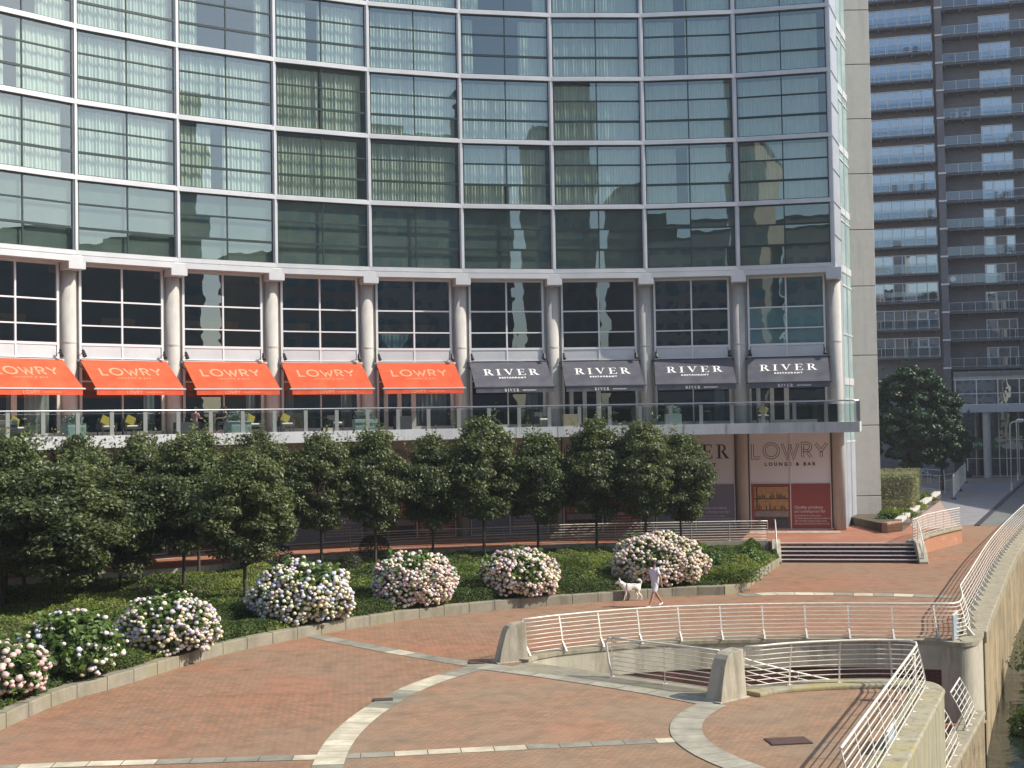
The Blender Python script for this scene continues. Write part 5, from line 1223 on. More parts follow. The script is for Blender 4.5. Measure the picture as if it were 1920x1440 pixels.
tg = glass('tower_rail_glass', (0.55, 0.62, 0.66), 0.10, (0.8, 0.9, 1))
bL = [q_.build(nm, mt_, None, local=True) for q_, nm, mt_ in zip(balcony(-8.6, -.35, 1.25, 1.38, 0, True), ('balcony', 'railing', 'glass_screen'), (M['balc'], M['rail'], tg))]
bR = [q_.build(nm, mt_, None, local=True) for q_, nm, mt_ in zip(balcony(.8, 13, 1.5, 1.45, .9, False), ('balcony', 'railing', 'glass_screen'), (M['balc'], M['rail'], tg))]
def put(objs, z):
    root = None
    for o in objs:
        if o.name in protoused: c = o.copy(); col.objects.link(c)
        else: c = o; protoused.add(o.name)
        if root is None: root = c; c.parent = tower; c.location = (0, 0, z)
        else: c.parent = root
    return root
for k, z in enumerate(LZ):
    if z < 12: continue
    put([fL, gL] + ([sash] if k % 3 != 0 else []) + [swc[k % 3]], z); put(bL, z)
for k, z in enumerate(RZ):
    if z < 12: continue
    put([fR, gR] + ([sash2] if k % 4 != 1 else []) + [rwc[(k * 2) % 3]], z); put(bR, z)
    m2 = MB(); m2.box(-.06, .84, -1.2, -1.02, z - .1, z + .08); m2.build('bracket', M['white'], tower, local=True)
# dark rooms are the wall itself; mezzanine, fascia and entrance level
mb = MB(); mb.box(-30, 30, -1.3, 9, 7.7, 8.55); mb.build('entrance_fascia', M['silver'], tower, local=True)
mb = MB(); mb.box(1.0, 30, -1.1, -.98, 11.6, 12.5); mb.box(1.0, 30, -1.1, -.98, 11.9, 12.45); mb.build('parapet_panels', M['column'], tower, local=True)
f = MB()
for k in range(11): x = 1.2 + k * 2.35 + (0 if k else 0); f.box(x - .06, x + .06, -1.16, -1.0, 8.55, 11.6)
for z in (8.62, 9.9, 11.55): f.box(1.0, 30, -1.15, -1.02, z - .05, z + .05)
f_ = f.build('mezzanine_window', M['rail'], tower, local=True)
g = MB(); g.quad((1, -1.05, 8.55), (30, -1.05, 8.55), (30, -1.05, 11.6), (1, -1.05, 11.6)); g.build('glass', M['glass_tower'], f_, local=True)
mb = MB(); mb.box(1, 30, 3, 3.2, 8.5, 12.5); mb.box(-30, 30, -1, 14, 12.4, 12.59) if False else None; mb.build('rear_wall', M['dark'], tower, local=True)
mb = MB(); mb.box(-30, .5, .3, 2, 0, 11.8); mb.build('base_wall', M['tower_brick'], tower, local=True)
f = MB()
for x in (1.0, 2.2, 3.6, 4.6, 6.2, 7.0, 8.4, 10, 12, 14): f.box(x - .05, x + .05, 1.9, 2.0, 0, 7.7)
for z in (.1, 2.2, 4.4): f.box(1, 20, 1.91, 1.99, z - .04, z + .04)
f_ = f.build('entrance_glazing', M['rail'], tower, local=True)
g = MB(); g.quad((1, 1.95, 0), (30, 1.95, 0), (30, 1.95, 7.7), (1, 1.95, 7.7)); g.build('glass', M['glass_lo'], f_, local=True)
mb = MB(); mb.box(1, 30, 5, 5.2, 0, 7.7); mb.build('lobby_wall', M['dark'], tower, local=True)
for x in (-5.0, 4.6, 9.6): mb = MB(); mb.tube([(x, -.6, 0), (x, -.6, 7.7)], .45 if x > 0 else .3, 20); mb.build('column', M['column'], tower, local=True)
# green shop sign
p0 = TO + TT * 3.1 + TN * -1.6; e = empty('shop_sign', (p0.x, p0.y, 3.3), -radians(15), 'green shop sign with white lettering half hidden by the big tree', 'sign')
mb = MB(); mb.box(-2.3, 2.6, -.15, .1, 0, 1.3); mb.build('sign_board', M['green_sign'], e, local=True, bevel=.02)
mb = MB(); lay(mb, text_geo('enterprise', .75, bold=.01), (-.0, -.17, .42), (1, 0, 0), (0, 0, 1)); mb.build('lettering', M['white'], e, local=True)
# balcony odds and ends
def on_tower(x, y, z): v = TO + TT * x + TN * (-y); return (v.x, v.y, z)
def bal_item(kind, x, y, z, lab):
    e = empty({'ac': 'air_conditioner', 'chair': 'balcony_chair', 'plant': 'potted_plant', 'dish': 'satellite_dish', 'wash': 'hanging_laundry', 'table': 'balcony_table'}[kind], on_tower(x, y, z), -radians(15), lab, {'ac': 'air conditioner', 'chair': 'chair', 'plant': 'plant', 'dish': 'satellite dish', 'wash': 'laundry', 'table': 'table'}[kind])
    if kind == 'ac':
        mb = MB(); mb.box(-.45, .45, -.17, .17, 0, .7); mb.build('casing', M['white'], e, local=True, bevel=.02); mb = MB(); mb.tube([(-.1, -.175, .35), (-.1, -.2, .35)], .27, 16); mb.build('fan_grille', M['anthracite'], e, local=True)
    elif kind == 'chair':
        mb = MB(); mb.box(-.28, .28, -.25, .25, .38, .46); mb.box(-.28, .28, .2, .27, .46, .95); mb.build('seat', M['rattan'], e, local=True)
        for sx in (-.24, .24):
            for sy in (-.2, .2): mb = MB(); mb.box(sx - .02, sx + .02, sy - .02, sy + .02, 0, .38); mb.build('leg', M['rattan'], e, local=True)
    elif kind == 'plant':
        mb = MB(); mb.tube([(0, 0, 0), (0, 0, .35)], [.14, .19], 10); mb.build('pot', M['darkred'], e, local=True)
        P = unit(260) * rng.uniform(.2, 1, 260)[:, None] * [.38, .38, .5] + [0, 0, .75]; V, Fc, C = leaves(P, .13, None); build_fast('foliage', V, Fc, C, M['leaf_hyd'], e)
    elif kind == 'dish':
        mb = MB()
        for k in range(3): mb.tube([(0, -.05 * k, 0), (0, -.05 * k - .03, 0)], .15 + .09 * k, 16)
        mb.build('dish', M['white'], e, local=True); mb = MB(); mb.bar((0, .0, 0), (0, .5, -.3), .04, .04); mb.build('bracket_arm', M['rail'], e, local=True)
    elif kind == 'wash':
        mb = MB(); cur(mb, -.8, .35, -.05, .9, 0, .03, .06); mb.build('sheet', M['white'], e, local=True); mb = MB(); cur(mb, .45, .9, .2, .9, 0, .03, .06); mb.build('towel', M['planter'], e, local=True)
    elif kind == 'table':
        mb = MB(); mb.tube([(0, 0, .7), (0, 0, .74)], .38, 14); mb.build('table_top', M['rattan'], e, local=True); mb = MB(); mb.tube([(0, 0, 0), (0, 0, .7)], .03, 6); mb.build('leg', M['rattan'], e, local=True)
for a_ in (('ac', 2.0, -.2, RZ[5] , 'white air conditioner unit, left of a pair on a right-hand balcony'), ('ac', 3.3, -.2, RZ[5], 'white air conditioner unit, right of a pair, nearer the window'),
           ('chair', -2.2, -.6, LZ[3], 'dark chair beside the table on the second highest left balcony'), ('table', -3.2, -.6, LZ[3], 'round dark table on the second highest left balcony'), ('chair', -5.0, -.6, LZ[8], 'left one of three dark chairs on a mid-height left balcony'), ('chair', -3.0, -.6, LZ[8], 'middle one of three dark chairs on a mid-height left balcony'), ('chair', -1.6, -.6, LZ[8], 'right one of three dark chairs on a mid-height left balcony'),
           ('plant', -1.0, -.7, LZ[9], 'yellowish potted plant at the right end of a left balcony under an open window'), ('dish', 1.3, -.7, RZ[11] + .6, 'white satellite dish at the left end of a low balcony'), ('wash', -3.2, -.8, LZ[12] + .1, 'white and blue laundry hung over a low left balcony'), ('plant', -.9, -.7, LZ[12], 'dark bushy potted plant beside the hung laundry'),
           ('table', 1.9, -.2, RZ[3], 'round dark table on the second highest right-hand balcony'), ('plant', 8.2, -.2, RZ[6], 'small potted plant before the window of a right-hand balcony'), ('plant', -4.9, -.7, LZ[12], 'small potted plant left of the hung laundry')):
    bal_item(*a_)
# big tree in front of the tower
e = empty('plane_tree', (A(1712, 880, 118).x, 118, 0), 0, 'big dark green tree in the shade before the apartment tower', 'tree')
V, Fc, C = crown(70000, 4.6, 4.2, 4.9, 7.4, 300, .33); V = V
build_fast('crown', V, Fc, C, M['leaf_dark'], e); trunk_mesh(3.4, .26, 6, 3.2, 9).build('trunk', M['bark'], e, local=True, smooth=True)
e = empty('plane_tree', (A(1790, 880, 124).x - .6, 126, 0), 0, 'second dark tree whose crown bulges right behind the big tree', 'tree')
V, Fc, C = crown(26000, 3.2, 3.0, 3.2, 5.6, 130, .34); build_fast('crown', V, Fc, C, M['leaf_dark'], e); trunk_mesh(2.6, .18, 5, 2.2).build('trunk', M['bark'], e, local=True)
# planter with hedge, right of the hotel pier
Pw = [xy(G(x, y, .85)) for x, y in ((1664, 1000), (1692, 996), (1728, 965), (1764, 938))]
e = empty('planter_wall', (Pw[1][0], Pw[1][1], .85), 0, 'pale concrete planter wall beside the path, its front end of orange brick', 'planter wall')
mb = MB(); ribbon(mb, Pw[1:], -.0, .45, .0, 1.55); mb.build('wall_body', M['pier'], e, bevel=.02)
mb = MB(); ribbon(mb, Pw[:2], .0, .35, .0, 1.45); mb.build('brick_end', M['brick_orange'], e)
mb = MB(); mb.prism([Pw[0], Pw[1], Pw[2], Pw[3], (Pw[3][0] - 9, Pw[3][1] + 2), (Pw[0][0] - .5, Pw[0][1] + 6)], .3, 1.35); mb.build('planter_soil', M['soil'], e)
e = empty('hedge', (26.6, 88, 1.3), 0, 'clipped grey green and brown hedge beside the concrete pier', 'hedge')
n = 15000; P = rng.uniform(-1, 1, (n, 3)); ax = rng.integers(3, size=n); P[np.arange(n), ax] = np.sign(P[np.arange(n), ax]) * rng.uniform(.9, 1.02, n); P = P * [1.45, 6.0, 1.15] + [0, 0, 1.15]; P[:, 0] += P[:, 1] * .36
V, Fc, C = leaves(P, .15, None, var=np.clip(.4 + .4 * np.sin(P[:, 1] * .8 + P[:, 2]), 0, 1)); build_fast('foliage', V, Fc, C, M['leaf_hedge'], e)
for q, (px, py, lab) in enumerate(((1668, 972, 'bright green bedding plant between the concrete pier and the orange brick corner'), (1690, 966, 'bright bedding plant in the middle of the planter before the hedge'), (1712, 952, 'bedding plant against the pale planter wall, front one'), (1733, 936, 'bedding plant against the pale planter wall, rear one beside the hedge end'))):
    pt = G(px, py, 1.35); shrub('bedding_plant', (pt.x, pt.y, 1.3), 1.0, .9, .55, 1300, .2, M['leaf_cover'], lab, 'plant')
# ramp handrails, temporary fence, street lamps
def lamp(px, py, ytop, arm, lab, r_=.06):
    b0 = G(px, py); H = A(px, ytop, b0.y).z; e = empty('street_lamp', (b0.x, b0.y, 0), 0, lab, 'street lamp')
    mb = MB(); pts = [(0, 0, 0), (0, 0, H - .5)] + ([(.05, 0, H - .25), (.25, 0, H - .08), (.6, 0, H), (arm, 0, H + .05)] if arm else [(0, 0, H)]); mb.tube(pts, r_, 8); mb.build('pole', M['rail'], e, local=True, smooth=True)
    mb = MB(); x = arm if arm else 0; mb.tube([(x - .1, 0, H + .05), (x + .1, 0, H + .12), (x + .6, 0, H + .1), (x + .75, 0, H + .04)], [.06, .13, .13, .05], 10); mb.build('lamp_head', M['white'], e, local=True, smooth=True)
    mb = MB(); mb.tube([(0, 0, 0), (0, 0, .9)], r_ * 1.5, 8); mb.build('base_sleeve', M['rail'], e, local=True)
lamp(1897, 921, 790, .7, 'grey street lamp with a swan neck curving right, nearer of two')
lamp(1909, 901, 792, 0, 'thin grey street lamp pole standing behind the swan neck lamp', .07)
lamp(1822, 890, 811, -.9, 'short street lamp with a head pointing left, beside the green sign', .04)
b0 = G(1815, 896); e = empty('black_bollard_lamp', (b0.x, b0.y, 0), 0, 'white pole with a round black foot in front of the entrance column', 'pole')
mb = MB(); mb.tube([(0, 0, .4), (0, 0, 5.0)], .07, 8); mb.build('pole', M['white'], e, local=True); mb = MB(); mb.tube([(0, 0, 0), (0, 0, .15), (0, 0, .5), (0, 0, .8)], [.2, .45, .45, .15], 12); mb.build('foot', M['black'], e, local=True)
def frame_fence(p, q, h, lab, name='fence_panel', n=10):
    a, b_ = Vector(p), Vector(q); e = empty(name, tuple((a + b_) / 2), 0, lab, 'fence')
    mb = MB(); mb.tube([a, a + Vector((0, 0, h)), b_ + Vector((0, 0, h)), b_], .035, 6); mb.tube([a + Vector((0, 0, .25)), b_ + Vector((0, 0, .25))], .03, 6); mb.build('frame', M['rail'], e)
    mb = MB()
    for k in range(1, n * 3): c = a.lerp(b_, k / (n * 3)); mb.bar(c + Vector((0, 0, .25)), c + Vector((0, 0, h)), .012, .012)
    for k in range(1, 6): z = .25 + (h - .25) * k / 6; mb.bar(a + Vector((0, 0, z)), b_ + Vector((0, 0, z)), .012, .012)
    mb.build('mesh', M['rail'], e)
    for c in (a, b_): mb = MB(); mb.box(-.12, .12, -.35, .35, 0, .13, Matrix.Translation(c)); mb.build('foot_block', M['black'], e)
frame_fence(G(1788, 936), G(1799, 921), 2.1, 'temporary mesh fence panel standing on the path, nearer one'); frame_fence(G(1799, 919), G(1811, 905), 2.1, 'temporary mesh fence panel behind the nearer one, darker in the shade')
def handrail(pts, h, lab, rails=2):
    P = [Vector(p) for p in pts]; e = empty('ramp_handrail', tuple(P[0]), 0, lab, 'handrail'); mb = MB()
    for k in range(rails): mb.tube([p + Vector((0, 0, h * (1 - k * .42))) for p in P], .04, 6)
    mb.build('rail', M['rail'], e, smooth=True)
    for i in range(len(P)): mb = MB(); mb.tube([P[i], P[i] + Vector((0, 0, h))], .035, 6); mb.build('post', M['rail'], e)
handrail([G(1712, 905), G(1740, 905), G(1770, 908), G(1772, 925)], 1.5, 'grey tubular handrail of the ramp beyond the hedge, rear one'); handrail([G(1728, 900, .9), G(1745, 908, .5), G(1766, 917, 0)], 1.0, 'sloping pale handrail going down the far ramp', 1); handrail([G(1762, 920), G(1790, 915)], 1.5, 'short handrail right of the far ramp beside the fence', 2)
mb = MB(); a, b_ = G(1712, 915, .6), G(1764, 918, .6); mb.prism([xy(a), xy(b_), (b_.x, b_.y + 3), (a.x, a.y + 3)], 0, .6); mb.build('ramp_slab', M['pier'], None, label='low concrete ramp slab beyond the planter', cat='ramp')
# buildings that shade the far pavement and that mirror in the glass
def block(name, x0, x1, y0, y1, h, rz, lab, mt_, cols_=10, rows_=8, wmt=None):
    e = empty(name, ((x0 + x1) / 2, (y0 + y1) / 2, 0), rz, lab, 'building'); X, Y_ = (x1 - x0) / 2, (y1 - y0) / 2
    mb = MB(); mb.box(-X, X, -Y_, Y_, 0, h); mb.build('wall', mt_, e, local=True); mb = MB(); mb.box(-X - .2, X + .2, -Y_ - .2, Y_ + .2, h, h + .6); mb.box(-X * .4, X * .3, -Y_ * .4, Y_ * .4, h + .6, h + 3.5); mb.build('roof', M['anthracite'], e, local=True)
    for r_ in range(rows_):
        w_ = MB(); z = 2 + (h - 3) * r_ / rows_; hh_ = (h - 3) / rows_ * .5
        for c_ in range(cols_):
            xa = -X + 2 * X * (c_ + .2) / cols_; xb = -X + 2 * X * (c_ + .8) / cols_
            for yy in (-Y_ - .03, Y_ + .03): w_.quad((xa, yy, z), (xb, yy, z), (xb, yy, z + hh_), (xa, yy, z + hh_))
        w_.build('window_strip', wmt or M['glass_top'], e, local=True)
    return e
stone_b = simple('distant_stone', (.34, .31, .26), .9, c2=(.28, .26, .22), scale=.3); dark_b = simple('distant_dark', (.26, .26, .26), .9, c2=(.2, .2, .2), scale=.3); pale_b = simple('distant_pale', (.40, .39, .37), .9, c2=(.35, .34, .32), scale=.3)
n0 = Vector((rd.y, -rd.x, 0)); cpt = Vector((G(1838, 1192).x, G(1838, 1192).y, 0))
block('apartment_building', 74, 96, 86, 210, 33, 0, 'riverside apartment building across the water, outside the frame to the right', dark_b)
block('office_tower', 88, 118, -66, -40, 70, .3, 'stone office tower to the right behind the viewpoint, mirrored in the left bays', stone_b, 8, 18)
block('office_tower', 60, 84, -74, -54, 58, .25, 'pale office tower behind the viewpoint beside the stone tower', pale_b, 7, 15)
block('office_tower', 22, 40, -118, -98, 74, .1, 'slim tall tower behind the viewpoint, mirrored in the middle of the glass', stone_b, 6, 18)
block('office_building', 41, 58, -96, -70, 50, .0, 'wide office building behind the viewpoint on the right', dark_b, 7, 13)
block('office_building', -10, 20, -100, -80, 42, .0, 'wide pale office building behind the viewpoint', pale_b, 10, 11)
block('office_tower', -30, -12, -90, -70, 56, .0, 'stone tower behind the viewpoint, slightly left', stone_b, 6, 14)
block('office_building', -70, -32, -72, -50, 36, .05, 'long pale office block behind the viewpoint, mirrored low in the glass', pale_b, 14, 9)
block('office_building', 125, 165, -42, 28, 40, .1, 'office building across the river, far right behind the viewpoint', dark_b, 10, 10)
block('office_building', -150, -74, -60, -30, 30, .3, 'long stone office building behind the viewpoint on the far left', stone_b, 14, 9)
block('office_building', -160, -130, -10, 60, 36, .0, 'stone office building far beyond the left edge of the frame', stone_b, 9, 9)
# ---- thin summer haze over the whole scene
hz_, t, out = newmat('haze_air'); pv = N(t, 'ShaderNodeVolumePrincipled'); pv.inputs['Density'].default_value = 0.0003; pv.inputs['Color'].default_value = (.90, .95, 1, 1); pv.inputs['Anisotropy'].default_value = .2
t.links.new(pv.outputs[0], out.inputs['Volume'])
mb = MB(); mb.box(-450, 620, -140, 480, -6.2, 82); mb.build('haze', hz_, None, kind='stuff')
# ================================================================== BALCONY FURNITURE
def onbal(px, r, z=7.24):
    d = ray(px, 800); lo, hi = -1.3, .5
    for _ in range(50):
        m_ = (lo + hi) / 2; p = onarc(m_, r)
        if p.x / p.y < d.x / d.y: lo = m_
        else: hi = m_
    p = onarc(lo, r); return (p.x, p.y, z), -lo
def b_planter(px, r, wd, lab, mat=None, plant=True, ht=.62):
    p, rz = onbal(px, r); e = empty('balcony_planter', p, rz, lab, 'planter')
    mb = MB(); mb.box(-wd / 2, wd / 2, -.25, .25, 0, ht); mb.build('planter_box', mat or M['planter'], e, local=True, bevel=.02)
    mb = MB(); mb.box(-wd / 2 + .04, wd / 2 - .04, -.21, .21, ht, ht + .01); mb.build('soil', M['soil'], e, local=True)
    if plant:
        n = 420; P = unit(n) * rng.uniform(.2, 1, n)[:, None] * [wd * .5, .28, .34] + [0, 0, ht + .18]; P[:, 2] = np.maximum(P[:, 2], ht); V, Fc, C = leaves(P, .17, None, aspect=.3); build_fast('foliage', V, Fc, C, M['leaf_silver'], e)
    return e
b_planter(6, BR + 1.0, 1.1, 'dark grey planter box at the left frame edge of the balcony', M['anthracite'], False, .8)
b_planter(138, BR + .9, 1.0, 'pale green planter with silvery leaves behind the balustrade, leftmost of the pale ones')
b_planter(446, BR + .9, 1.25, 'pale green planter with silvery leaves below the third orange awning')
b_planter(684, BR + .9, 1.25, 'pale green planter with a spiky plant below the gap before the last orange awning')
b_planter(1262, BR + 1.0, .9, 'pale planter with a large rounded plant below the third grey awning')
b_planter(1072, BR + 1.4, 1.0, 'low tan box on the balcony below the first gap between grey awnings', simple('tan_box', (.32, .26, .18), .8), False, .7)
b_planter(755, BR + 3.2, .95, 'dark wicker box beside the double door below the last orange awning', M['rattan'], False, .75)
b_planter(1552, BR + 1.3, 1.1, 'black storage box in the right end corner of the balcony', M['black'], False, 1.0)
b_planter(345, BR + 2.5, .95, 'low dark box on the balcony before a shaded column', M['rattan'], False, .6)
CH = None
def chair(px, r, turn, lab, cushion=True):
    global CH
    p, rz = onbal(px, r); e = empty('balcony_armchair', p, rz + turn, lab, 'armchair')
    if CH is None:
        out = []
        mb = MB(); mb.box(-.33, .33, -.3, .3, .3, .42); out.append(mb.build('seat', M['rattan'], e, local=True, bevel=.02))
        mb = MB(); mb.box(-.33, .33, .24, .34, .42, .86); out.append(mb.build('backrest', M['rattan'], e, local=True, bevel=.02))
        for s in (-1, 1):
            mb = MB(); mb.box(*sorted((s * .33, s * .40)), -.3, .34, .3, .62); out.append(mb.build('armrest', M['rattan'], e, local=True, bevel=.02))
            for yy in (-.26, .28): mb = MB(); mb.box(s * .33 - .025, s * .33 + .025, yy - .025, yy + .025, 0, .3); out.append(mb.build('leg', M['rattan'], e, local=True))
        mb = MB(); mb.box(-.30, .30, -.28, .22, .42, .50); out.append(mb.build('seat_pad', M['curtain'], e, local=True, bevel=.03))
        Mx = Matrix.Translation((0, .14, .74)) @ Matrix.Rotation(-.3, 4, 'X') @ Matrix.Rotation(.5, 4, 'Y'); mb = MB(); mb.box(-.23, .23, -.06, .06, -.23, .23, Mx); out.append(mb.build('cushion', M['yellow'], e, local=True, bevel=.04))
        CH = out
    else:
        for q in CH[:None if cushion else -1]: c = q.copy(); col.objects.link(c); c.parent = e
for a_ in ((32, BR + 2.2, pi + .3, 'wicker armchair with a yellow cushion at the left edge of the balcony'), (200, BR + 2.4, pi, 'wicker armchair with a yellow cushion below the second orange awning, left of a pair'), (246, BR + 2.4, pi - .1, 'wicker armchair with a yellow cushion below the second orange awning, right of a pair'),
           (472, BR + 2.8, pi + .2, 'wicker armchair with a yellow cushion behind the pale planter below the third orange awning'), (536, BR + 2.8, pi, 'wicker armchair with a yellow cushion beside the column right of the third orange awning'), (1432, BR + 2.6, pi, 'armchair with a yellow green cushion below the last grey awning')):
    chair(a_[0], a_[1], a_[2] + pi, a_[3])
chair(364, BR + 3.0, -pi / 2 + pi + .3, 'armchair in which the person in pink sits', False); chair(1015, BR + 2.5, pi + .5 + pi, 'wicker armchair below the first grey awning', False); chair(628, BR + 2.6, .4, 'wicker armchair at a small table below the fourth orange awning', False)
def table(px, r, lab):
    p, rz = onbal(px, r); e = empty('balcony_table', p, rz, lab, 'table'); mb = MB(); mb.tube([(0, 0, .72), (0, 0, .76)], .42, 20); mb.build('table_top', M['rattan'], e, local=True)
    mb = MB(); mb.tube([(0, 0, 0.02), (0, 0, .72)], .035, 8); mb.build('pedestal', M['black'], e, local=True); mb = MB(); mb.tube([(0, 0, 0), (0, 0, .03)], .25, 16); mb.build('foot_plate', M['black'], e, local=True)
for a_ in ((392, BR + 2.6, 'round table at which the person in pink sits'), (605, BR + 2.6, 'round dark table below the fourth orange awning'), (1146, BR + 1.9, 'round table below the second grey awning'), (1318, BR + 1.9, 'round table below the third grey awning')): table(*a_)
# blue cloth hung over a rail inside the upper window
mid_, rz = bayframe(3); e = empty('hanging_cloth', (mid_.x, mid_.y, 11.98), rz, 'pale blue cloth draped inside the restaurant window above the last orange awning', 'cloth')
mb = MB(); b0 = 0; n = 30
for k in range(n + 1):
    f = k / n; x = -1.86 + 1.55 * f; low = .08 + .55 * abs(f - .5) ** 1.4 * 2 * (1 if .12 < f < .88 else 1.0); low = .05 if .25 < f < .75 else .05 + (abs(f - .5) - .25) * 1.9
    w_ = .05 * sin(f * 40) + .03 * sin(f * 23); mb.v += [(x, GY + .35 + w_, low), (x * .98 - .02 + .0, GY + .33 + w_ * .4, .80)]
for k in range(n): mb.f.append((2 * k, 2 * k + 2, 2 * k + 3, 2 * k + 1)); mb.c.append(None); mb.mi.append(0)
mb.build('cloth_sheet', M['tablecloth'], e, local=True, smooth=True)
mb = MB(); mb.bar((-1.9, GY + .36, .82), (-.25, GY + .36, .82), .05, .05); mb.build('support_bar', M['rail'], e, local=True)

# ================================================================== PEOPLE AND DOG
def skinned(name, V, E, mat, parent, root=None, sub=2):
    """V: {key: (x, y, z, r)} or with (rx, ry); grows one continuous surface over the joints"""
    keys = list(V); me = bpy.data.meshes.new(name); me.from_pydata([V[k][:3] for k in keys], [(keys.index(a), keys.index(b_)) for a, b_ in E], [])
    o = bpy.data.objects.new(name, me); col.objects.link(o); o.parent = parent; me.materials.append(mat)
    o.modifiers.new('skin', 'SKIN').use_smooth_shade = True
    L = me.skin_vertices[0].data
    for i, k in enumerate(keys):
        r = V[k][3:]; L[i].radius = (r[0], r[1] if len(r) > 1 else r[0]); L[i].use_root = (k == (root or keys[0]))
    s = o.modifiers.new('sub', 'SUBSURF'); s.levels = s.render_levels = sub
    return o
def chain(*ks): return list(zip(ks, ks[1:]))
def hand(V, E, wk, w, d, up, side, key, curl=.5):
    """palm and five fingers growing from wrist key wk; d = pointing direction, side = thumb side"""
    w, d, up, side = map(Vector, (w, d, up, side)); d.normalize(); side.normalize(); up.normalize()
    pc = w + d * .05; V[key + 'p'] = (*pc, .026, .018); E.append((wk, key + 'p'))
    for q, (off, L) in enumerate(((.030, .070), (.010, .080), (-.010, .074), (-.030, .058))):
        a = w + d * .095 + side * off; b_ = a + d * L * .5 - up * L * .15 * curl; c = b_ + d * L * .4 * (1 - curl) - up * L * .55 * curl
        V[key + f'{q}a'] = (*a, .0095); V[key + f'{q}b'] = (*b_, .0085); V[key + f'{q}c'] = (*c, .007); E += [(key + 'p', key + f'{q}a'), (key + f'{q}a', key + f'{q}b'), (key + f'{q}b', key + f'{q}c')]
    a = w + d * .035 + side * .040; b_ = w + d * .07 + side * .058 - up * .012; V[key + 'ta'] = (*a, .011); V[key + 'tb'] = (*b_, .009); E += [(key + 'p', key + 'ta'), (key + 'ta', key + 'tb')]
def ball(mb, c, r, n=10, sq=(1, 1, 1)):
    c = Vector(c); rows = n // 2
    vs = [c + Vector((0, 0, r * sq[2]))]
    for i in range(1, rows):
        t_ = pi * i / rows
        for q in range(n): vs.append(c + Vector((r * sq[0] * sin(t_) * cos(2 * pi * q / n), r * sq[1] * sin(t_) * sin(2 * pi * q / n), r * sq[2] * cos(t_))))
    vs.append(c - Vector((0, 0, r * sq[2]))); fs = [(0, 1 + q, 1 + (q + 1) % n) for q in range(n)]
    for i in range(rows - 2):
        for q in range(n): fs.append((1 + i * n + q, 1 + (i + 1) * n + q, 1 + (i + 1) * n + (q + 1) % n, 1 + i * n + (q + 1) % n))
    e_ = len(vs) - 1; fs += [(e_, 1 + (rows - 2) * n + (q + 1) % n, 1 + (rows - 2) * n + q) for q in range(n)]
    mb.add(vs, fs)
def head_bits(e, hc, hair_mat, beard=True, face=-1):
    """hair, eyes, ears and beard round a head centred at hc, facing along face * x"""
    x, y, z = hc; f = face
    mb = MB(); ball(mb, (x - f * .018, y, z + .035), .112, 16, (1.02, .86, .98)); ball(mb, (x - f * .045, y, z - .02), .095, 14, (.75, .85, 1.0)); mb.build('hair', hair_mat, e, local=True, smooth=True)
    mb = MB()
    for s in (-1, 1): ball(mb, (x + f * .088, y + s * .032, z + .005), .012, 8)
    mb.build('eyes', M['black'], e, local=True)
    mb = MB()
    for s in (-1, 1): ball(mb, (x - f * .005, y + s * .083, z - .01), .03, 8, (.6, .35, 1))
    mb.build('ears', M['skin'], e, local=True, smooth=True)
    mb = MB(); mb.add([(x + f * .095, y - .014, z - .03), (x + f * .095, y + .014, z - .03), (x + f * .125, y, z - .028), (x + f * .088, y, z + .015)], [(0, 1, 2), (0, 2, 3), (1, 3, 2), (0, 3, 1)]); mb.build('nose', M['skin'], e, local=True, smooth=True)
    mb = MB(); mb.box(x + f * .092 - .004, x + f * .092 + .004, y - .024, y + .024, z - .056, z - .049); mb.build('mouth', M['darkred'], e, local=True)
    if beard: mb = MB(); ball(mb, (x + f * .045, y, z - .075), .062, 12, (.85, .9, .75)); mb.build('beard', hair_mat, e, local=True, smooth=True)
pp = G(1229, 1139); walker = empty('person', (pp.x, pp.y, .005), radians(30), 'bearded dark-haired person in pale t-shirt, light shorts and white shoes walking a dog', 'person')
walker.scale = (1.12, 1.12, 1.04)
V = {'pel': (0, 0, .98, .105, .085), 'wai': (0, 0, 1.13, .09, .07), 'che': (-.015, 0, 1.34, .115, .085), 'nec': (-.02, 0, 1.53, .055), 'hd0': (-.035, 0, 1.615, .07, .065), 'hd1': (-.045, 0, 1.70, .092, .08), 'hd2': (-.035, 0, 1.765, .07, .065),
     'shn': (-.01, -.18, 1.445, .047), 'eln': (.07, -.235, 1.17, .043), 'wrn': (.12, -.235, .925, .028), 'shf': (-.01, .18, 1.445, .047), 'elf': (-.06, .235, 1.18, .043), 'wrf': (-.27, .19, 1.10, .028),
     'hin': (0, -.095, .90, .075), 'knn': (-.17, -.095, .52, .056), 'can': (-.22, -.095, .36, .055), 'ann': (-.33, -.095, .11, .036), 'ton': (-.45, -.095, .045, .032),
     'hif': (0, .095, .90, .075), 'knf': (.11, .095, .52, .056), 'caf': (.20, .095, .38, .055), 'anf': (.36, .095, .155, .036), 'tof': (.27, .095, .05, .032)}
E = chain('pel', 'wai', 'che', 'nec', 'hd0', 'hd1', 'hd2') + [('che', 'shn'), ('che', 'shf'), ('pel', 'hin'), ('pel', 'hif')] + chain('shn', 'eln', 'wrn') + chain('shf', 'elf', 'wrf') + chain('hin', 'knn', 'can', 'ann', 'ton') + chain('hif', 'knf', 'caf', 'anf', 'tof')
hand(V, E, 'wrn', (.12, -.235, .925), (.15, 0, -1), (0, -1, 0), (-1, 0, 0), 'n', .45); hand(V, E, 'wrf', (-.27, .19, 1.10), (-1, -.1, -.15), (0, 0, 1), (0, -1, .2), 'f', .95)
skinned('body', V, E, M['skin'], walker)
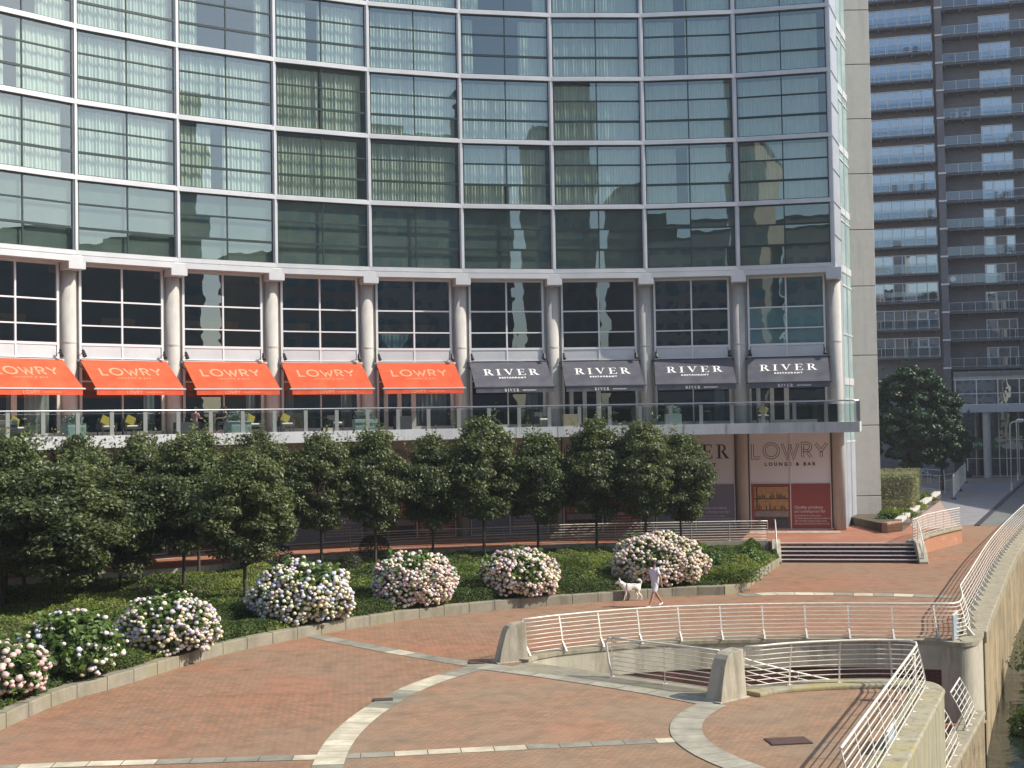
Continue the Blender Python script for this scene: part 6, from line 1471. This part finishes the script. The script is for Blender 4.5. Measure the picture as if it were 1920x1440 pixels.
T = {'b': (0, 0, .88, .175, .155), 'w': (0, 0, 1.12, .165, .145), 'c': (-.015, 0, 1.34, .185, .15), 't': (-.02, 0, 1.47, .125, .10), 's1': (-.01, -.185, 1.44, .078), 'e1': (.03, -.225, 1.27, .068), 's2': (-.01, .185, 1.44, .078), 'e2': (-.035, .225, 1.27, .068)}
skinned('tshirt', T, chain('b', 'w', 'c', 't') + [('c', 's1'), ('s1', 'e1'), ('c', 's2'), ('s2', 'e2')], M['tee'], walker)
T = {'b': (0, 0, 1.06, .15, .125), 'p': (0, 0, .92, .155, .14), 'a1': (-.02, -.10, .82, .105), 'a2': (-.14, -.10, .58, .088), 'b1': (.01, .10, .82, .105), 'b2': (.085, .10, .58, .088)}
skinned('shorts', T, [('b', 'p'), ('p', 'a1'), ('a1', 'a2'), ('p', 'b1'), ('b1', 'b2')], M['shorts'], walker)
for (x, y, tilt) in ((-.40, -.095, 0), (.30, .095, .55)):
    T = {'h': (x + .10, y, .075 + tilt * .14, .05, .045), 'm': (x, y, .055 + tilt * .06, .048, .04), 't': (x - .10, y, .045, .042, .035)}; skinned('shoe', T, chain('h', 'm', 't'), M['shoe'], walker)
head_bits(walker, (-.045, 0, 1.695), M['hair'])
# dog
dp_ = G(1184, 1126); dog = empty('dog', (dp_.x, dp_.y, .005), radians(3), 'large white dog with pricked ears and curled tail walking on a lead', 'dog'); dog.scale = (.98, .98, .98)
V = {'rum': (.30, 0, .585, .125, .14), 'loi': (.12, 0, .59, .125, .145), 'bel': (-.06, 0, .575, .14, .165), 'che': (-.24, 0, .56, .125, .165), 'nk1': (-.36, 0, .66, .12, .135), 'nk2': (-.44, 0, .75, .105, .115), 'hd': (-.53, 0, .80, .105, .10), 'mz': (-.64, 0, .755, .052, .052), 'no': (-.70, 0, .725, .028, .026),
     't1': (.40, 0, .68, .045), 't2': (.44, 0, .80, .06), 't3': (.36, 0, .885, .062), 't4': (.26, 0, .86, .045)}
E = chain('rum', 'loi', 'bel', 'che', 'nk1', 'nk2', 'hd', 'mz', 'no') + [('rum', 't1')] + chain('t1', 't2', 't3', 't4')
for s, k, fx, hx in ((-1, 'a', -.04, .06), (1, 'b', .06, -.08)):
    V.update({'s' + k: (-.24, s * .085, .42, .065), 'e' + k: (-.22 + fx * .3, s * .09, .33, .042), 'c' + k: (-.26 + fx, s * .09, .17, .029), 'p' + k: (-.27 + fx * 1.3, s * .09, .05, .027), 'q' + k: (-.32 + fx * 1.3, s * .09, .03, .026),
              'h' + k: (.30, s * .09, .46, .085), 'k' + k: (.23 + hx * .5, s * .10, .34, .055), 'o' + k: (.37 + hx, s * .10, .20, .028), 'm' + k: (.35 + hx * 1.2, s * .10, .05, .027), 'n' + k: (.29 + hx * 1.2, s * .10, .03, .026)})
    E += [('che', 's' + k)] + chain('s' + k, 'e' + k, 'c' + k, 'p' + k, 'q' + k) + [('rum', 'h' + k)] + chain('h' + k, 'k' + k, 'o' + k, 'm' + k, 'n' + k)
skinned('body', V, E, M['fur'], dog)
for s in (-1, 1):
    mb = MB(); mb.tube([(-.49, s * .045, .83), (-.495, s * .058, .90), (-.505, s * .062, .955)], [.05, .036, .006], 7); mb.build('ear', M['fur'], dog, local=True, smooth=True)
mb = MB(); ball(mb, (-.725, 0, .735), .02, 8); ball(mb, (-.585, -.052, .80), .012, 6); ball(mb, (-.585, .052, .80), .012, 6); mb.build('nose_and_eyes', M['black'], dog, local=True)
mb = MB(); mb.tube([Vector((-.385 + .085 * cos(a) * .6, .095 * sin(a), .69 + .10 * cos(a) * .8)) for a in [2 * pi * k / 16 for k in range(17)]], .018, 6, cap=False); mb.tube([Vector((-.20, .0 + .155 * sin(a), .56 + .19 * cos(a))) for a in [2 * pi * k / 16 for k in range(17)]], .014, 6, cap=False); mb.build('collar', M['darkred'], dog, local=True)
hw = walker.matrix_basis if False else (Matrix.Translation(walker.location) @ Matrix.Rotation(radians(30), 4, 'Z') @ Matrix.Scale(1.12, 4)) @ Vector((-.36, .19, 1.08)); dw = (Matrix.Translation(dog.location) @ Matrix.Rotation(radians(3), 4, 'Z')) @ Vector((-.10, 0, .76))
e = empty('dog_lead', tuple(dw), 0, 'thin dark dog lead from the walking person to the white dog', 'lead')
mb = MB(); mb.tube([Vector(hw).lerp(Vector(dw), f) - Vector((0, 0, .18 * sin(pi * f))) for f in [k / 10 for k in range(11)]], .007, 5); mb.build('strap', M['black'], e)
# seated guests
def seated(px, r, turn, lab, shirt, trousers):
    p, rz = onbal(px, r); e = empty('person', p, rz + turn, lab, 'person')
    V = {'pel': (0, 0, .55, .13, .11), 'wai': (0, .02, .70, .12, .1), 'che': (0, .0, .92, .14, .11), 'nec': (0, -.03, 1.10, .055), 'h0': (0, -.05, 1.18, .068), 'h1': (0, -.06, 1.27, .09), 'h2': (0, -.05, 1.33, .065)}
    E = chain('pel', 'wai', 'che', 'nec', 'h0', 'h1', 'h2')
    for s, k in ((-1, 'a'), (1, 'b')):
        V.update({'s' + k: (s * .18, -.01, 1.02, .058), 'e' + k: (s * .22, -.12, .78, .043), 'w' + k: (s * .14, -.36, .80, .028), 'h' + k: (s * .1, -.05, .52, .09), 'k' + k: (s * .13, -.47, .52, .06), 'c' + k: (s * .13, -.46, .33, .052), 'n' + k: (s * .13, -.43, .09, .036), 't' + k: (s * .13, -.56, .04, .032)})
        E += [('che', 's' + k), ('pel', 'h' + k)] + chain('s' + k, 'e' + k, 'w' + k) + chain('h' + k, 'k' + k, 'c' + k, 'n' + k, 't' + k); hand(V, E, 'w' + k, (s * .14, -.36, .80), (-s * .2, -1, 0), (0, 0, 1), (-s, 0, .1), 'q' + k, .5)
    skinned('body', V, E, M['skin'], e)
    T = {'b': (0, .01, .58, .15, .125), 'w': (0, .02, .72, .14, .12), 'c': (0, 0, .92, .155, .125), 't': (0, -.02, 1.04, .1, .085)}; T.update({'s1': (-.18, -.01, 1.02, .073), 'e1': (-.21, -.08, .88, .062), 's2': (.18, -.01, 1.02, .073), 'e2': (.21, -.08, .88, .062)})
    skinned('tshirt', T, chain('b', 'w', 'c', 't') + [('c', 's1'), ('s1', 'e1'), ('c', 's2'), ('s2', 'e2')], shirt, e)
    T = {'p': (0, 0, .54, .14, .12)}; Eq = []
    for s, k in ((-1, 'a'), (1, 'b')): T.update({'h' + k: (s * .1, -.08, .53, .1), 'k' + k: (s * .13, -.48, .53, .073), 'n' + k: (s * .13, -.45, .13, .055)}); Eq += [('p', 'h' + k)] + chain('h' + k, 'k' + k, 'n' + k)
    skinned('trousers', T, Eq, trousers, e)
    mb = MB(); ball(mb, (0, -.035, 1.295), .108, 14, (.88, 1.0, .95)); mb.build('hair', M['hair'], e, local=True, smooth=True)
    mb = MB()
    for s in (-1, 1): ball(mb, (s * .032, -.145, 1.27), .011, 6)
    mb.build('eyes', M['black'], e, local=True)
    mb = MB(); mb.add([(-.014, -.145, 1.235), (.014, -.145, 1.235), (0, -.175, 1.24), (0, -.14, 1.28)], [(0, 1, 2), (0, 2, 3), (1, 3, 2), (0, 3, 1)]); mb.build('nose', M['skin'], e, local=True)
seated(366, BR + 3.0, pi / 2 + .5, 'person in a dusty pink t-shirt seated at a table on the balcony', M['pinktee'], M['anthracite'])
seated(424, BR + 2.7, -pi / 2 - .2, 'person in dark clothes seated behind a balustrade post, facing the person in pink', M['anthracite'], M['black'])
